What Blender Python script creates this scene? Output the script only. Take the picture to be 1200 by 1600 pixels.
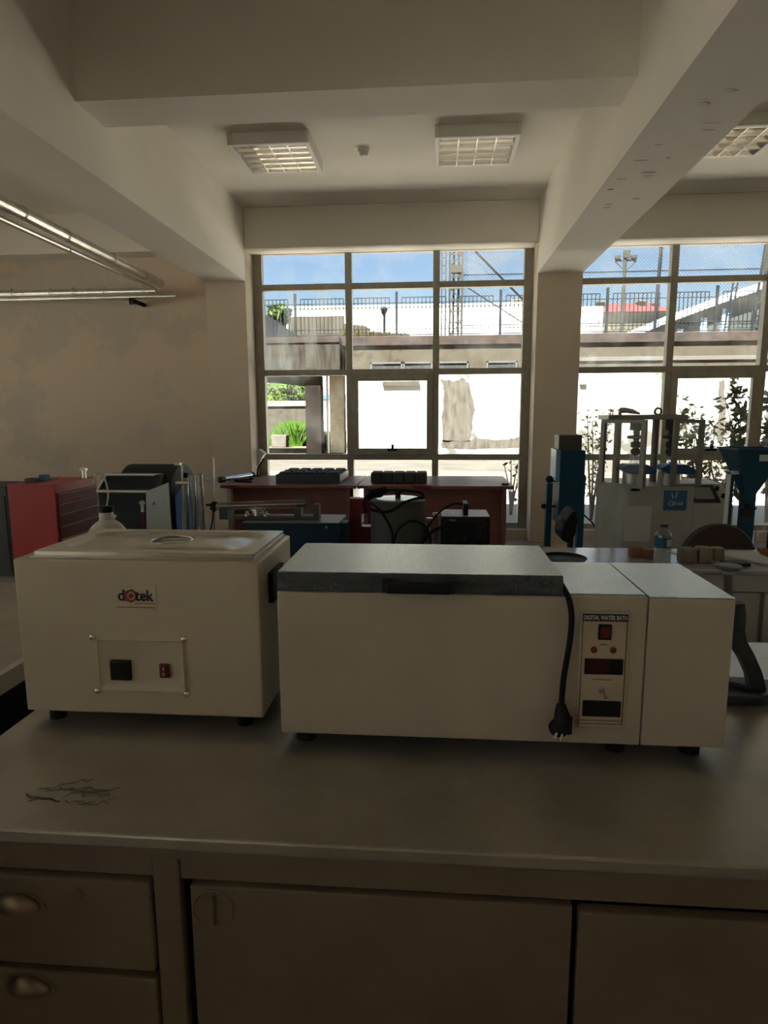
import bpy, bmesh, math, random
from mathutils import Vector, Matrix
random.seed(7)
for o in list(bpy.data.objects): bpy.data.objects.remove(o)
SC = bpy.context.scene
COL = SC.collection

# ------------------------------------------------------------------ camera
F = 985.0
_p, _y, _r = [math.radians(a) for a in (8.80, -4.55, -0.258)]
FWD = Vector((math.sin(_y)*math.cos(_p), math.cos(_y)*math.cos(_p), -math.sin(_p)))
_ri = Vector((math.cos(_y), -math.sin(_y), 0)); _up = _ri.cross(FWD)
RGT = math.cos(_r)*_ri + math.sin(_r)*_up
UPV = -math.sin(_r)*_ri + math.cos(_r)*_up
CAM = Vector((0, 0, 1.5))
cd = bpy.data.cameras.new('camera'); cam = bpy.data.objects.new('camera', cd); COL.objects.link(cam)
cd.sensor_fit = 'VERTICAL'; cd.sensor_height = 24; cd.lens = F/1600*24; cd.clip_start = 0.05; cd.clip_end = 500
M = Matrix((( RGT.x, UPV.x, -FWD.x), (RGT.y, UPV.y, -FWD.y), (RGT.z, UPV.z, -FWD.z)))
cam.matrix_world = Matrix.Translation(CAM) @ M.to_4x4()
SC.camera = cam

def W(px, py, Y):
    "room point at depth Y seen in direction px,py of the survey photo"
    d = FWD*F + RGT*(px-600) - UPV*(py-800)
    return CAM + d*(Y/d.y)
def WX(px, py, Y): return W(px, py or (830 if Y < 9 else 510), Y).x
def WZ(px, py, Y): return W(px, py, Y).z

# ------------------------------------------------------------------ world, sun, exposure
w = bpy.data.worlds.new('world'); SC.world = w; w.use_nodes = True
nt = w.node_tree; nt.nodes.clear()
out = nt.nodes.new('ShaderNodeOutputWorld'); bg = nt.nodes.new('ShaderNodeBackground')
sky = nt.nodes.new('ShaderNodeTexSky'); sky.sky_type = 'NISHITA'; sky.sun_disc = False
SUN_EL, SUN_AZ = 59, 207     # azimuth clockwise from +Y
sky.sun_elevation = math.radians(SUN_EL); sky.sun_rotation = math.radians(SUN_AZ)
sky.air_density = 1.0; sky.dust_density = 0.7; sky.ozone_density = 1.2
tc = nt.nodes.new('ShaderNodeTexCoord'); mp = nt.nodes.new('ShaderNodeMapping'); mp.inputs['Scale'].default_value = (3, 3, 14)
no = nt.nodes.new('ShaderNodeTexNoise'); no.inputs['Scale'].default_value = 2.2; no.inputs['Detail'].default_value = 6
cr = nt.nodes.new('ShaderNodeValToRGB'); cr.color_ramp.elements[0].position = .58; cr.color_ramp.elements[1].position = .80
cr.color_ramp.elements[1].color = (.6, .6, .6, 1)
mx = nt.nodes.new('ShaderNodeMixRGB'); mx.inputs[2].default_value = (3.4, 3.6, 3.9, 1)
L = nt.links
L.new(tc.outputs['Generated'], mp.inputs[0]); L.new(mp.outputs[0], no.inputs['Vector']); L.new(no.outputs['Fac'], cr.inputs[0])
L.new(cr.outputs[0], mx.inputs[0]); L.new(sky.outputs[0], mx.inputs[1]); L.new(mx.outputs[0], bg.inputs[0]); L.new(bg.outputs[0], out.inputs[0])
bg.inputs[1].default_value = 0.120
sl = bpy.data.lights.new('sun', 'SUN'); sl.energy = 58.0; sl.angle = math.radians(.6); sl.color = (1, .985, .95)
so = bpy.data.objects.new('sun', sl); COL.objects.link(so); so.location = (0, -10, 20)
az, el = math.radians(SUN_AZ), math.radians(SUN_EL)
sd = Vector((math.sin(az)*math.cos(el), math.cos(az)*math.cos(el), math.sin(el)))
so.rotation_euler = sd.to_track_quat('Z', 'Y').to_euler()
vs = SC.view_settings; vs.view_transform = 'Standard'; vs.look = 'None'; vs.gamma = 1; vs.use_curve_mapping = False
vs.exposure = 0.65
cy = SC.cycles
cy.max_bounces = 14; cy.diffuse_bounces = 8; cy.glossy_bounces = 5; cy.transmission_bounces = 8; cy.transparent_max_bounces = 24
cy.caustics_reflective = False; cy.caustics_refractive = False; cy.sample_clamp_indirect = 6.0
cy.use_denoising = True

# ------------------------------------------------------------------ materials
def mat(name, col, rough=.5, metal=0, col2=None, nscale=6, bump=0, bscale=60, spec=.5, thr=(.4, .65), coat=0, stretch=None, trans=0, emit=None):
    m = bpy.data.materials.new(name); m.use_nodes = True; n = m.node_tree; b = n.nodes['Principled BSDF']
    b.inputs['Base Color'].default_value = (*col, 1); b.inputs['Roughness'].default_value = rough
    b.inputs['Metallic'].default_value = metal; b.inputs['Specular IOR Level'].default_value = spec
    b.inputs['Coat Weight'].default_value = coat; b.inputs['Transmission Weight'].default_value = trans
    t = n.nodes.new('ShaderNodeTexCoord'); src = t.outputs['Object']
    if stretch:
        mpn = n.nodes.new('ShaderNodeMapping'); mpn.inputs['Scale'].default_value = stretch
        n.links.new(src, mpn.inputs[0]); src = mpn.outputs[0]
    if col2:
        no = n.nodes.new('ShaderNodeTexNoise'); no.inputs['Scale'].default_value = nscale; no.inputs['Detail'].default_value = 8
        no.inputs['Roughness'].default_value = .62
        rp = n.nodes.new('ShaderNodeValToRGB'); e = rp.color_ramp.elements
        e[0].position, e[1].position = thr; e[0].color = (*col, 1); e[1].color = (*col2, 1)
        n.links.new(src, no.inputs['Vector']); n.links.new(no.outputs['Fac'], rp.inputs[0]); n.links.new(rp.outputs[0], b.inputs['Base Color'])
    if bump:
        nb = n.nodes.new('ShaderNodeTexNoise'); nb.inputs['Scale'].default_value = bscale; nb.inputs['Detail'].default_value = 4
        bp = n.nodes.new('ShaderNodeBump'); bp.inputs['Strength'].default_value = bump; bp.inputs['Distance'].default_value = .01
        n.links.new(t.outputs['Object'], nb.inputs['Vector']); n.links.new(nb.outputs['Fac'], bp.inputs['Height']); n.links.new(bp.outputs[0], b.inputs['Normal'])
    return m

m_wall = mat('painted_plaster_beige', (.66, .57, .45), .85, col2=(.62, .54, .43), nscale=1.2, bump=.15, bscale=30)
m_ceil = mat('painted_plaster_cream', (.82, .79, .72), .85, col2=(.79, .76, .69), nscale=1.5, bump=.12, bscale=25)
m_patch = mat('grey_filler_on_wall', (.64, .54, .42), .85, col2=(.55, .49, .41), nscale=.8, thr=(.5, .56), bump=.1, bscale=30)
m_floor = mat('terrazzo', (.33, .30, .26), .35, col2=(.24, .22, .19), nscale=40)
m_alu = mat('weathered_window_aluminium', (.34, .32, .26), .5, .35, col2=(.28, .26, .21), nscale=10)
m_rubber = mat('black_rubber', (.012, .012, .013), .75, spec=.25)
m_black = mat('black_plastic', (.010, .010, .012), .5, spec=.3)
m_dark = mat('dark_paint', (.016, .019, .021), .6, spec=.3)
m_chrome = mat('chrome', (.75, .74, .72), .15, 1)
m_steel = mat('brushed_steel', (.5, .49, .46), .32, 1)
m_benchtop = mat('worn_steel_worktop', (.50, .475, .41), .33, .7, col2=(.38, .36, .31), nscale=3.5, bump=.08, bscale=9)
m_benchbody = mat('bench_body_paint', (.185, .145, .10), .5, col2=(.15, .115, .078), nscale=5, bump=.05)
m_benchgrey = mat('rear_bench_paint', (.50, .49, .45), .5, col2=(.45, .44, .40), nscale=5)
m_reartop = mat('rear_worktop_glossy', (.55, .56, .56), .18, .25, col2=(.48, .49, .5), nscale=4)
m_box = mat('cream_powder_coat', (.63, .56, .44), .45, col2=(.59, .52, .41), nscale=6)
m_bath = mat('warm_grey_powder_coat', (.56, .51, .41), .45, col2=(.52, .475, .385), nscale=7, bump=.05, bscale=300)
m_bathtop = mat('hammered_grey_sky_tint', (.33, .41, .47), .24, .5, bump=.7, bscale=480)  # base colour made bluer to imitate reflected sky
m_lid = mat('hammered_lid_sky_tint', (.13, .155, .17), .24, .40, col2=(.16, .17, .17), nscale=14, bump=1.0, bscale=420, spec=.9)  # some sky reflection mixed into the grey as a blue tint
m_lidss = mat('lid_sheet', (.70, .68, .60), .26, .5, col2=(.63, .61, .54), nscale=9)
m_white = mat('white_plastic', (.75, .74, .70), .4)
m_milky = mat('milky_polyethylene', (.78, .75, .66), .4, trans=.25)
m_red = mat('red_enamel', (.42, .028, .025), .4, col2=(.36, .03, .03), nscale=6)
m_redd = mat('dark_red_drawer', (.13, .010, .013), .5, spec=.35)
m_maroon = mat('maroon_plastic', (.16, .012, .022), .4)
m_blue = mat('petrol_blue_paint', (.008, .062, .105), .45, col2=(.007, .05, .09), nscale=5, spec=.3)
m_navy = mat('navy_instrument_paint', (.010, .034, .066), .45, spec=.35)
m_blue2 = mat('cobalt_blue_paint', (.02, .10, .30), .4)
m_ltblue = mat('light_blue_sheet', (.25, .42, .62), .35)
m_wood = mat('reddish_brown_laminate', (.23, .085, .06), .38, col2=(.18, .065, .046), nscale=5, stretch=(1, 8, 8))
m_deskgrey = mat('desk_end_laminate', (.40, .40, .36), .5)
m_grey = mat('mid_grey_paint', (.085, .095, .088), .6, col2=(.07, .078, .072), nscale=7, spec=.3)
m_machine = mat('warm_grey_machine_paint', (.47, .455, .39), .45, col2=(.41, .395, .34), nscale=5)
m_frame = mat('machine_frame_aluminium', (.26, .25, .21), .45, .4)
m_moulds = mat('dark_rubber_cube', (.022, .026, .022), .6, col2=(.04, .045, .04), nscale=20, bump=.4, bscale=60)
m_stone = mat('sandstone', (.30, .25, .18), .85, col2=(.22, .18, .13), nscale=25, bump=.6, bscale=60)
m_brick = mat('reddish_block', (.30, .16, .09), .7, col2=(.24, .14, .08), nscale=25, bump=.3)
m_plate = mat('grey_green_sheet', (.34, .36, .31), .5, col2=(.30, .32, .28), nscale=9)
m_paper = mat('paper', (.66, .65, .60), .8)
m_fabric = mat('brown_upholstery', (.055, .028, .026), .85, bump=.3, bscale=300)
m_screen = mat('dark_display', (.008, .009, .009), .3, spec=.35)
m_redsw = mat('red_rocker', (.12, .008, .010), .35)
m_redled = mat('red_lens', (.20, .02, .015), .25)
m_face = mat('panel_face', (.60, .50, .38), .5, col2=(.54, .45, .34), nscale=12)
m_ink = mat('dark_ink', (.015, .012, .014), .6)
m_logored = mat('logo_red', (.33, .04, .035), .6)
m_pink = mat('logo_pink', (.62, .36, .32), .6)
m_label = mat('label_white', (.62, .62, .6), .5)
m_bluelabel = mat('label_blue', (.03, .13, .26), .5)
m_terracotta = mat('terracotta', (.30, .11, .06), .6)
m_cast = mat('cast_iron_grey_blue', (.035, .045, .055), .5, bump=.3, bscale=80)
m_castl = mat('dull_grey_iron', (.16, .155, .14), .55, .2, spec=.3)
m_galv = mat('galvanised_pipe', (.74, .73, .70), .28, .9, col2=(.6, .57, .5), nscale=8)
m_mirror = mat('louvre_aluminium', (.88, .85, .80), .12, 1)
m_tubew = mat('unlit_tube', (.8, .8, .78), .3)

def glass_mat(name, tint=(1, 1, 1), gl=.08, dirt=0, dcol=(.8, .8, .75), nscale=3, thr=(.5, .7), stretch=(1, 1, 1)):
    m = bpy.data.materials.new(name); m.use_nodes = True; n = m.node_tree; n.nodes.clear()
    o = n.nodes.new('ShaderNodeOutputMaterial'); t = n.nodes.new('ShaderNodeBsdfTransparent'); t.inputs[0].default_value = (*tint, 1)
    g = n.nodes.new('ShaderNodeBsdfGlossy'); g.inputs['Roughness'].default_value = .04
    x = n.nodes.new('ShaderNodeMixShader'); x.inputs[0].default_value = gl
    n.links.new(t.outputs[0], x.inputs[1]); n.links.new(g.outputs[0], x.inputs[2]); last = x
    if dirt:
        d1 = n.nodes.new('ShaderNodeBsdfTranslucent'); d1.inputs[0].default_value = (*dcol, 1)
        y = n.nodes.new('ShaderNodeMixShader'); tcn = n.nodes.new('ShaderNodeTexCoord'); mpn = n.nodes.new('ShaderNodeMapping'); mpn.inputs['Scale'].default_value = stretch
        no = n.nodes.new('ShaderNodeTexNoise'); no.inputs['Scale'].default_value = nscale; no.inputs['Detail'].default_value = 7
        rp = n.nodes.new('ShaderNodeValToRGB'); e = rp.color_ramp.elements; e[0].position, e[1].position = thr
        e[0].color = (0, 0, 0, 1); e[1].color = (dirt, dirt, dirt, 1)
        n.links.new(tcn.outputs['Object'], mpn.inputs[0]); n.links.new(mpn.outputs[0], no.inputs['Vector']); n.links.new(no.outputs['Fac'], rp.inputs[0])
        n.links.new(rp.outputs[0], y.inputs[0]); n.links.new(x.outputs[0], y.inputs[1]); n.links.new(d1.outputs[0], y.inputs[2]); last = y
    n.links.new(last.outputs[0], o.inputs[0]); return m
m_glass = glass_mat('window_glass', (.97, .98, .97), .05, .12, nscale=2.5, thr=(.45, .75))
m_glassdirty = glass_mat('streaked_window_glass', (.95, .96, .95), .05, .36, (.50, .54, .52), nscale=2.0, thr=(.48, .78), stretch=(3, 1, .45))
m_clear = glass_mat('clear_plastic', (.93, .95, .95), .08)
m_labglass = glass_mat('laboratory_glass', (.84, .86, .86), .18)
m_guard = glass_mat('guard_acrylic', (.97, .98, .98), .025)
m_cylglass = glass_mat('cylinder_glass', (.80, .82, .82), .28)
m_brass = mat('tarnished_handle', (.24, .19, .13), .38, .8)
m_amber = glass_mat('clear_block', (.72, .55, .40), .15)

# ------------------------------------------------------------------ mesh helpers
class MB:
    def __init__(s):
        s.bm = bmesh.new(); s.fl = s.bm.faces.layers.int.new('flat')
    def box(s, x0, x1, y0, y1, z0, z1, bev=0, seg=2, rot=None, about=None):
        r = bmesh.ops.create_cube(s.bm, size=1)['verts']
        bmesh.ops.scale(s.bm, vec=(abs(x1-x0), abs(y1-y0), abs(z1-z0)), verts=r)
        c = Vector(((x0+x1)/2, (y0+y1)/2, (z0+z1)/2)); bmesh.ops.translate(s.bm, vec=c, verts=r)
        if rot: bmesh.ops.rotate(s.bm, cent=about or c, matrix=rot, verts=r)
        if bev:
            es = {e for v in r for e in v.link_edges}
            for f in {f for v in r for f in v.link_faces}: f[s.fl] = 1
            res = bmesh.ops.bevel(s.bm, geom=list(es), offset=min(bev, .45*min(abs(x1-x0), abs(y1-y0), abs(z1-z0))), segments=seg, profile=.5, affect='EDGES')
            for f in res['faces']: f[s.fl] = 0
        return s
    def rings(s, rings, cap0=True, cap1=True, closed=True):
        vv = [[s.bm.verts.new(p) for p in r] for r in rings]; n = len(vv[0])
        for a, b in zip(vv, vv[1:]):
            for i in range(n if closed else n-1):
                try: s.bm.faces.new((a[i], a[(i+1) % n], b[(i+1) % n], b[i]))
                except ValueError: pass
        if cap0: s.bm.faces.new(vv[0][::-1])
        if cap1: s.bm.faces.new(vv[-1])
        return s
    def tube(s, pts, r, seg=12, caps=True):
        pts = [Vector(p) for p in pts]; n = len(pts); rr = r if isinstance(r, (list, tuple)) else [r]*n
        rings = []; prev = None
        for i, p in enumerate(pts):
            t = (pts[min(i+1, n-1)] - pts[max(i-1, 0)]).normalized()
            if prev is None:
                a = t.orthogonal().normalized()
            else:
                a = (prev - t*prev.dot(t)); a = a.normalized() if a.length > 1e-6 else t.orthogonal().normalized()
            prev = a; b = t.cross(a)
            rings.append([p + (a*math.cos(2*math.pi*k/seg) + b*math.sin(2*math.pi*k/seg))*rr[i] for k in range(seg)])
        return s.rings(rings, caps, caps)
    def lathe(s, c, prof, seg=32, axis='Z', caps=True):
        c = Vector(c); rings = []
        for r, h in prof:
            r = max(r, 1e-4); q = []
            for k in range(seg):
                a = 2*math.pi*k/seg; u, v = r*math.cos(a), r*math.sin(a)
                q.append(c + (Vector((u, v, h)) if axis == 'Z' else Vector((h, u, v)) if axis == 'X' else Vector((v, h, u))))
            rings.append(q)
        return s.rings(rings, caps, caps)
    def cyl(s, p0, p1, r, seg=20): return s.tube([p0, p1], r, seg)
    def prism(s, poly, y0, y1, plane='XZ', bev=0):
        f = (lambda u, v, d: (u, d, v)) if plane == 'XZ' else (lambda u, v, d: (d, u, v)) if plane == 'YZ' else (lambda u, v, d: (u, v, d))
        a = [f(u, v, y0) for u, v in poly]; b = [f(u, v, y1) for u, v in poly]
        n0 = len(s.bm.verts); s.rings([a, b]); 
        if bev:
            s.bm.verts.ensure_lookup_table(); vs_ = s.bm.verts[n0:]
            es = {e for v in vs_ for e in v.link_edges}
            for f in {f for v in vs_ for f in v.link_faces}: f[s.fl] = 1
            res = bmesh.ops.bevel(s.bm, geom=list(es), offset=bev, segments=2, profile=.5, affect='EDGES')
            for f in res['faces']: f[s.fl] = 0
        return s
    def sphere(s, c, r, sc=(1, 1, 1), u=20, v=12):
        q = bmesh.ops.create_uvsphere(s.bm, u_segments=u, v_segments=v, radius=r)['verts']
        bmesh.ops.scale(s.bm, vec=sc, verts=q); bmesh.ops.translate(s.bm, vec=c, verts=q); return s
    def torus(s, c, R, r, axis='Y', n=24, a0=0, a1=2*math.pi, m=8):
        pts = []
        for i in range(n+1):
            a = a0+(a1-a0)*i/n; u, v = R*math.cos(a), R*math.sin(a)
            d = (u, 0, v) if axis == 'Y' else (u, v, 0) if axis == 'Z' else (0, u, v)
            pts.append(Vector(c)+Vector(d))
        return s.tube(pts, r, m, caps=(a1-a0) < 6.2)
    def mesh(s, name, off=Vector((0, 0, 0)), smooth=True):
        bmesh.ops.recalc_face_normals(s.bm, faces=s.bm.faces)
        bmesh.ops.translate(s.bm, vec=-Vector(off), verts=s.bm.verts)
        if smooth:
            for f in s.bm.faces: f.smooth = not (s.fl and f[s.fl])
            for e in s.bm.edges:
                e.smooth = not (len(e.link_faces) != 2 or e.calc_face_angle(3) > math.radians(32))
        me = bpy.data.meshes.new(name); s.bm.to_mesh(me); s.bm.free(); return me

ORG = {}
def thing(name, label, cat, loc, group=None):
    o = bpy.data.objects.new(name, None); COL.objects.link(o); o.location = loc; o.empty_display_size = .05
    o['label'] = label; o['category'] = cat
    if group: o['group'] = group
    ORG[o] = Vector(loc); return o
def part(name, mb, m, parent, label=None, kind=None):
    off = ORG[parent]
    me = mb.mesh(name, off) if isinstance(mb, MB) else mb
    me.materials.append(m); o = bpy.data.objects.new(name, me); COL.objects.link(o); o.parent = parent
    ORG[o] = off
    if label: o['label'] = label
    if kind: o['kind'] = kind
    return o
def single(name, mb, m, label, cat, loc, group=None, kind=None):
    me = mb.mesh(name, Vector(loc)); me.materials.append(m); o = bpy.data.objects.new(name, me); COL.objects.link(o); o.location = loc
    o['label'] = label; o['category'] = cat
    if group: o['group'] = group
    if kind: o['kind'] = kind
    ORG[o] = Vector(loc); return o
def struct(name, mb, m, parent=None):
    me = mb.mesh(name); me.materials.append(m); o = bpy.data.objects.new(name, me); COL.objects.link(o); ORG[o] = Vector((0, 0, 0))
    if parent: o.parent = parent
    else: o['kind'] = 'structure'
    return o
def dup(root, delta, label=None, rotz=0, sc=None):
    def cp(o, par):
        c = o.copy(); COL.objects.link(c); c.parent = par
        for ch in [q for q in bpy.data.objects if q.parent == o]: cp(ch, c)
        return c
    r = cp(root, None); r.location = Vector(root.location)+Vector(delta)
    if rotz: r.rotation_euler.z += rotz
    if sc: r.scale = sc
    if label: r['label'] = label
    return r
def text_mesh(s, size, width=None, bold=0, extrude=.0004):
    c = bpy.data.curves.new('txt', 'FONT'); c.body = s; c.size = size; c.extrude = extrude; c.offset = bold; c.align_x = 'CENTER'; c.align_y = 'CENTER'
    o = bpy.data.objects.new('txt', c); COL.objects.link(o); dg = bpy.context.evaluated_depsgraph_get(); dg.update()
    me = bpy.data.meshes.new_from_object(o.evaluated_get(dg)); bpy.data.objects.remove(o)
    bm = bmesh.new(); bm.from_mesh(me)
    if width:
        xs = [v.co.x for v in bm.verts]; k = width/(max(xs)-min(xs)); bmesh.ops.scale(bm, vec=(k, 1, 1), verts=bm.verts)
    bpy.data.meshes.remove(me); mb = MB(); mb.bm = bm; mb.fl = None
    bmesh.ops.rotate(bm, cent=(0, 0, 0), matrix=Matrix.Rotation(math.pi/2, 3, 'X'), verts=bm.verts)
    return mb
def text_at(name, s, c, size, m, parent, width=None, bold=0):
    mb = text_mesh(s, size, width, bold); bmesh.ops.translate(mb.bm, vec=c, verts=mb.bm.verts); return part(name, mb, m, parent)
def spline(pts, n=8):
    pts = [Vector(p) for p in pts]; out = []; P = [pts[0]]+pts+[pts[-1]]
    for i in range(1, len(P)-2):
        a, b, c, d = P[i-1], P[i], P[i+1], P[i+2]
        for k in range(n):
            t = k/n; out.append(.5*((2*b)+(c-a)*t+(2*a-5*b+4*c-d)*t*t+(3*b-a-3*c+d)*t**3))
    out.append(pts[-1]); return out

# ================================================================== ROOM SHELL
FZ = -0.12; CZ = 4.0; XL, XR, YB = -8.0, 9.6, -5.0
struct('floor', MB().box(XL-.2, XR+.2, YB-.2, 8.5, FZ-.2, FZ), m_floor)
CN = 4.3
struct('ceiling', MB().box(XL-.2, XR+.2, 4.4, 8.6, CZ, CZ+.5).box(XL-.2, XR+.2, YB-.2, 4.4, CN, CN+.2), m_ceil)
BZ = 2.2
bw = MB().box(XL-.2, XR+.2, YB-.2, YB, FZ, BZ).box(XL-.2, XR+.2, YB-.2, YB, 3.55, CN)
BWX_ADDED = [(-7.2, -4.6), (5.0, 7.2)]
xx0 = XL-.2
for a, b in BWX_ADDED: bw.box(xx0, a, YB-.2, YB, BZ, 3.55); xx0 = b
bw.box(xx0, XR+.2, YB-.2, YB, BZ, 3.55)
struct('wall_back', bw, m_wall)
LWY_ADDED = [(-4.4, -2.2), (-1.6, .6), (1.2, 3.4), (3.9, 5.6)]
lw = MB().box(XL-.2, XL, YB, 8.5, FZ, 1.0).box(XL-.2, XL, YB, 8.5, 3.3, CN); yy0 = YB
for a, b in LWY_ADDED: lw.box(XL-.2, XL, yy0, a, 1.0, 3.3); yy0 = b
lw.box(XL-.2, XL, yy0, 8.5, 1.0, 3.3)
struct('wall_left', lw, m_wall)
struct('wall_right', MB().box(XR, XR+.2, YB, 8.5, FZ, CN), m_wall)
struct('wall_front', MB().box(XL, -2.863, 8.3, 8.5, FZ, CZ), m_patch)
# beams running towards the windows
BX = [(-6.95, -6.43, 3.14), (-2.863, -2.35, 3.14), (1.22, 1.75, 3.16), (5.30, 5.83, 3.16)]
n = 1
for i, (x0, x1, z) in enumerate(BX):
    mb = MB().box(x0, x1, YB, 4.4, z, CN).box(x0, x1, 4.4, 8.0, z, CZ)
    if i == 2:
        rnd = random.Random(3)
        for k in range(16):   # blisters and drips in the paint under the beam
            mb.sphere((rnd.uniform(x0+.08, x1-.08), rnd.uniform(2.9, 5.6), z+.002), .03, (rnd.uniform(.5, 2.0), .35, .32), 12, 8)
    struct('trim_%d' % n, mb, m_ceil); n += 1
for i, (x0, x1, z) in enumerate(BX):          # pillars
    struct('trim_%d' % n, MB().box(x0, x1, 8.0, 8.5, FZ, CZ, .01), m_wall); n += 1
spans = [(-8.0, -6.95), (-6.43, -2.863), (-2.35, 1.22), (1.75, 5.30), (5.83, 9.6)]
for (x0, x1) in spans:                        # cross beams
    struct('trim_%d' % n, MB().box(x0, x1, 4.30, 4.40, 3.525, CN).box(x0, x1, 4.40, 4.68, 3.525, CZ), m_ceil); n += 1
    if x0 > -7: struct('trim_%d' % n, MB().box(x0, x1, .55, .93, 3.525, CN, .01), m_ceil); n += 1
for (x0, x1) in spans[1:]:                    # lintels above the windows
    struct('trim_%d' % n, MB().box(x0, x1, 8.0, 8.3, 3.52, CZ, .012), m_ceil); n += 1
    if x0 > -3:
        struct('trim_%d' % n, MB().box(x0, x1, 8.3, 8.5, 3.56, CZ), m_ceil); n += 1
        struct('trim_%d' % n, MB().box(x0, x1, 8.22, 8.5, FZ, 0.0), m_wall); n += 1

# ------------------------------------------------------------------ windows
def window(name, xs, x0, x1, sash_i, dirty=()):
    yf0, yf1 = 8.345, 8.455; h = .042
    f = MB(); zs = [.94, 2.045, 3.125]
    f.box(x0, xs[0]+.035, yf0, yf1, 0, 3.56); f.box(xs[-1]-.035, x1, yf0, yf1, 0, 3.56)
    for x in xs[1:-1]: f.box(x-h, x+h, yf0, yf1, 0.0, 3.56, .004)
    for z in zs: f.box(xs[0], xs[-1], yf0+.012, yf1-.012, z-.038, z+.038, .004)
    f.box(xs[0], xs[-1], yf0+.012, yf1-.012, 3.53, 3.56); f.box(xs[0], xs[-1], yf0+.012, yf1-.012, 0, .07)
    w_ = struct(name, f, m_alu)
    zz = [.0, .94, 2.045, 3.125, 3.54]
    for i in range(len(xs)-1):
        for j in range(4):
            a, b = xs[i]+.03, xs[i+1]-.03; c, d = zz[j]+.03, zz[j+1]-.03
            md = m_glassdirty if (i, j) in dirty else m_glass
            if j == 1 and i == sash_i:
                s = MB(); t = .085
                s.box(a, a+t, 8.325, 8.395, c, d, .004); s.box(b-t, b, 8.325, 8.395, c, d, .004)
                s.box(a+t, b-t, 8.325, 8.395, c, c+t, .004); s.box(a+t, b-t, 8.325, 8.395, d-t, d, .004)
                so_ = struct('sash', s, m_alu, w_)
                g = MB().box((a+b)/2-.065, (a+b)/2+.065, 8.30, 8.33, c+.055, c+.085, .006).box((a+b)/2-.015, (a+b)/2+.02, 8.295, 8.325, c+.08, c+.14, .008)
                struct('handle', g, m_dark, so_)
                struct('pane', MB().box(a+t-.01, b-t+.01, 8.36, 8.366, c+t-.01, d-t+.01), md, so_)
            else:
                struct('pane', MB().box(a, b, 8.398, 8.404, c, d), md, w_)
    return w_
window('window_1', [-2.27, -1.11, .015, 1.145], -2.35, 1.22, 1, {(0, 2)})
window('window_2', [1.79, 2.93, 4.06, 5.19], 1.75, 5.30, 1)
window('window_3', [5.89, 7.03, 8.16, 9.29], 5.83, 9.6, 1)

for i, (a, b) in enumerate(BWX_ADDED):      # unseen windows added behind the camera to let in more daylight
    f = MB(); m_ = (a+b)/2
    for x in (a+.03, m_, b-.03): f.box(x-.03, x+.03, YB-.14, YB-.06, BZ, 3.55)
    for z in (BZ+.03, 3.52): f.box(a, b, YB-.13, YB-.07, z-.03, z+.03)
    w_ = struct('window_%d' % (i+4), f, m_alu)
    struct('pane', MB().box(a+.03, m_-.03, YB-.105, YB-.10, BZ+.03, 3.52), m_glass, w_); struct('pane', MB().box(m_+.03, b-.03, YB-.105, YB-.10, BZ+.03, 3.52), m_glass, w_)
for i, (a, b) in enumerate(LWY_ADDED):  # unseen windows added in the left wall to brighten the interior
    f = MB(); m_ = (a+b)/2
    for y in (a+.03, m_, b-.03): f.box(XL-.14, XL-.06, y-.03, y+.03, 1.0, 3.3)
    for z in (1.03, 3.27): f.box(XL-.13, XL-.07, a, b, z-.03, z+.03)
    w_ = struct('window_%d' % (i+4+len(BWX_ADDED)), f, m_alu)
    struct('pane', MB().box(XL-.105, XL-.10, a+.03, m_-.03, 1.03, 3.27), m_glass, w_); struct('pane', MB().box(XL-.105, XL-.10, m_+.03, b-.03, 1.03, 3.27), m_glass, w_)
struct('ground_back', MB().box(-60, 70, -60, YB-.2, -.4, -.2), m_floor)

# ------------------------------------------------------------------ ceiling fittings
def louvre_light(x0, x1, y0, y1, rows, label):
    t = thing('ceiling_light', label, 'ceiling light', ((x0+x1)/2, (y0+y1)/2, 4.0), 'square louvred ceiling lights')
    zb = 3.895; e = .045
    h = MB()
    for a in ((x0, x0+e, y0, y1), (x1-e, x1, y0, y1), (x0+e, x1-e, y0, y0+e), (x0+e, x1-e, y1-e, y1)): h.box(*a, zb, 3.9995, .006)
    part('housing', h, m_white, t)
    part('back_plate', MB().box(x0+.03, x1-.03, y0+.03, y1-.03, 3.985, 3.9990), m_mirror, t)
    a0, a1, b0, b1 = x0+e, x1-e, y0+e, y1-e
    lv = MB()
    nc = 4
    for j in range(rows+1):      # curved reflector blades
        y = b0+(b1-b0)*j/rows
        prof = [(y-.030, 3.975), (y-.012, 3.935), (y-.003, zb+.002), (y+.003, zb+.002), (y+.012, 3.935), (y+.030, 3.975)]
        prof = [(max(b0, min(b1, q)), z) for q, z in prof]
        lv.prism(prof, a0, a1, 'YZ')
    part('reflector', lv, m_mirror, t)
    bl = MB()
    for i in range(1, nc):
        x = a0+(a1-a0)*i/nc; bl.box(x-.004, x+.004, b0, b1, zb-.001, 3.965)
    for j in range(rows+1):
        y = b0+(b1-b0)*j/rows
        bl.box(a0, a1, y-.003, y+.003, zb-.001, zb+.006)
    part('louvre', bl, m_mirror, t)
    for j in range(rows):
        y = b0+(b1-b0)*(j+.5)/rows
        part('tube', MB().cyl((a0+.01, y, 3.962), (a1-.01, y, 3.962), .013, 12), m_tubew, t)
louvre_light(-1.875, -1.13, 5.97, 6.68, 5, 'square louvred ceiling light left of the round sensor')
louvre_light(-.015, .74, 5.98, 6.68, 4, 'square louvred ceiling light right of the round sensor, over the window middle')
louvre_light(2.27, 3.02, 5.98, 6.68, 4, 'square louvred ceiling light behind the right beam, cut by the photo edge')
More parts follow.
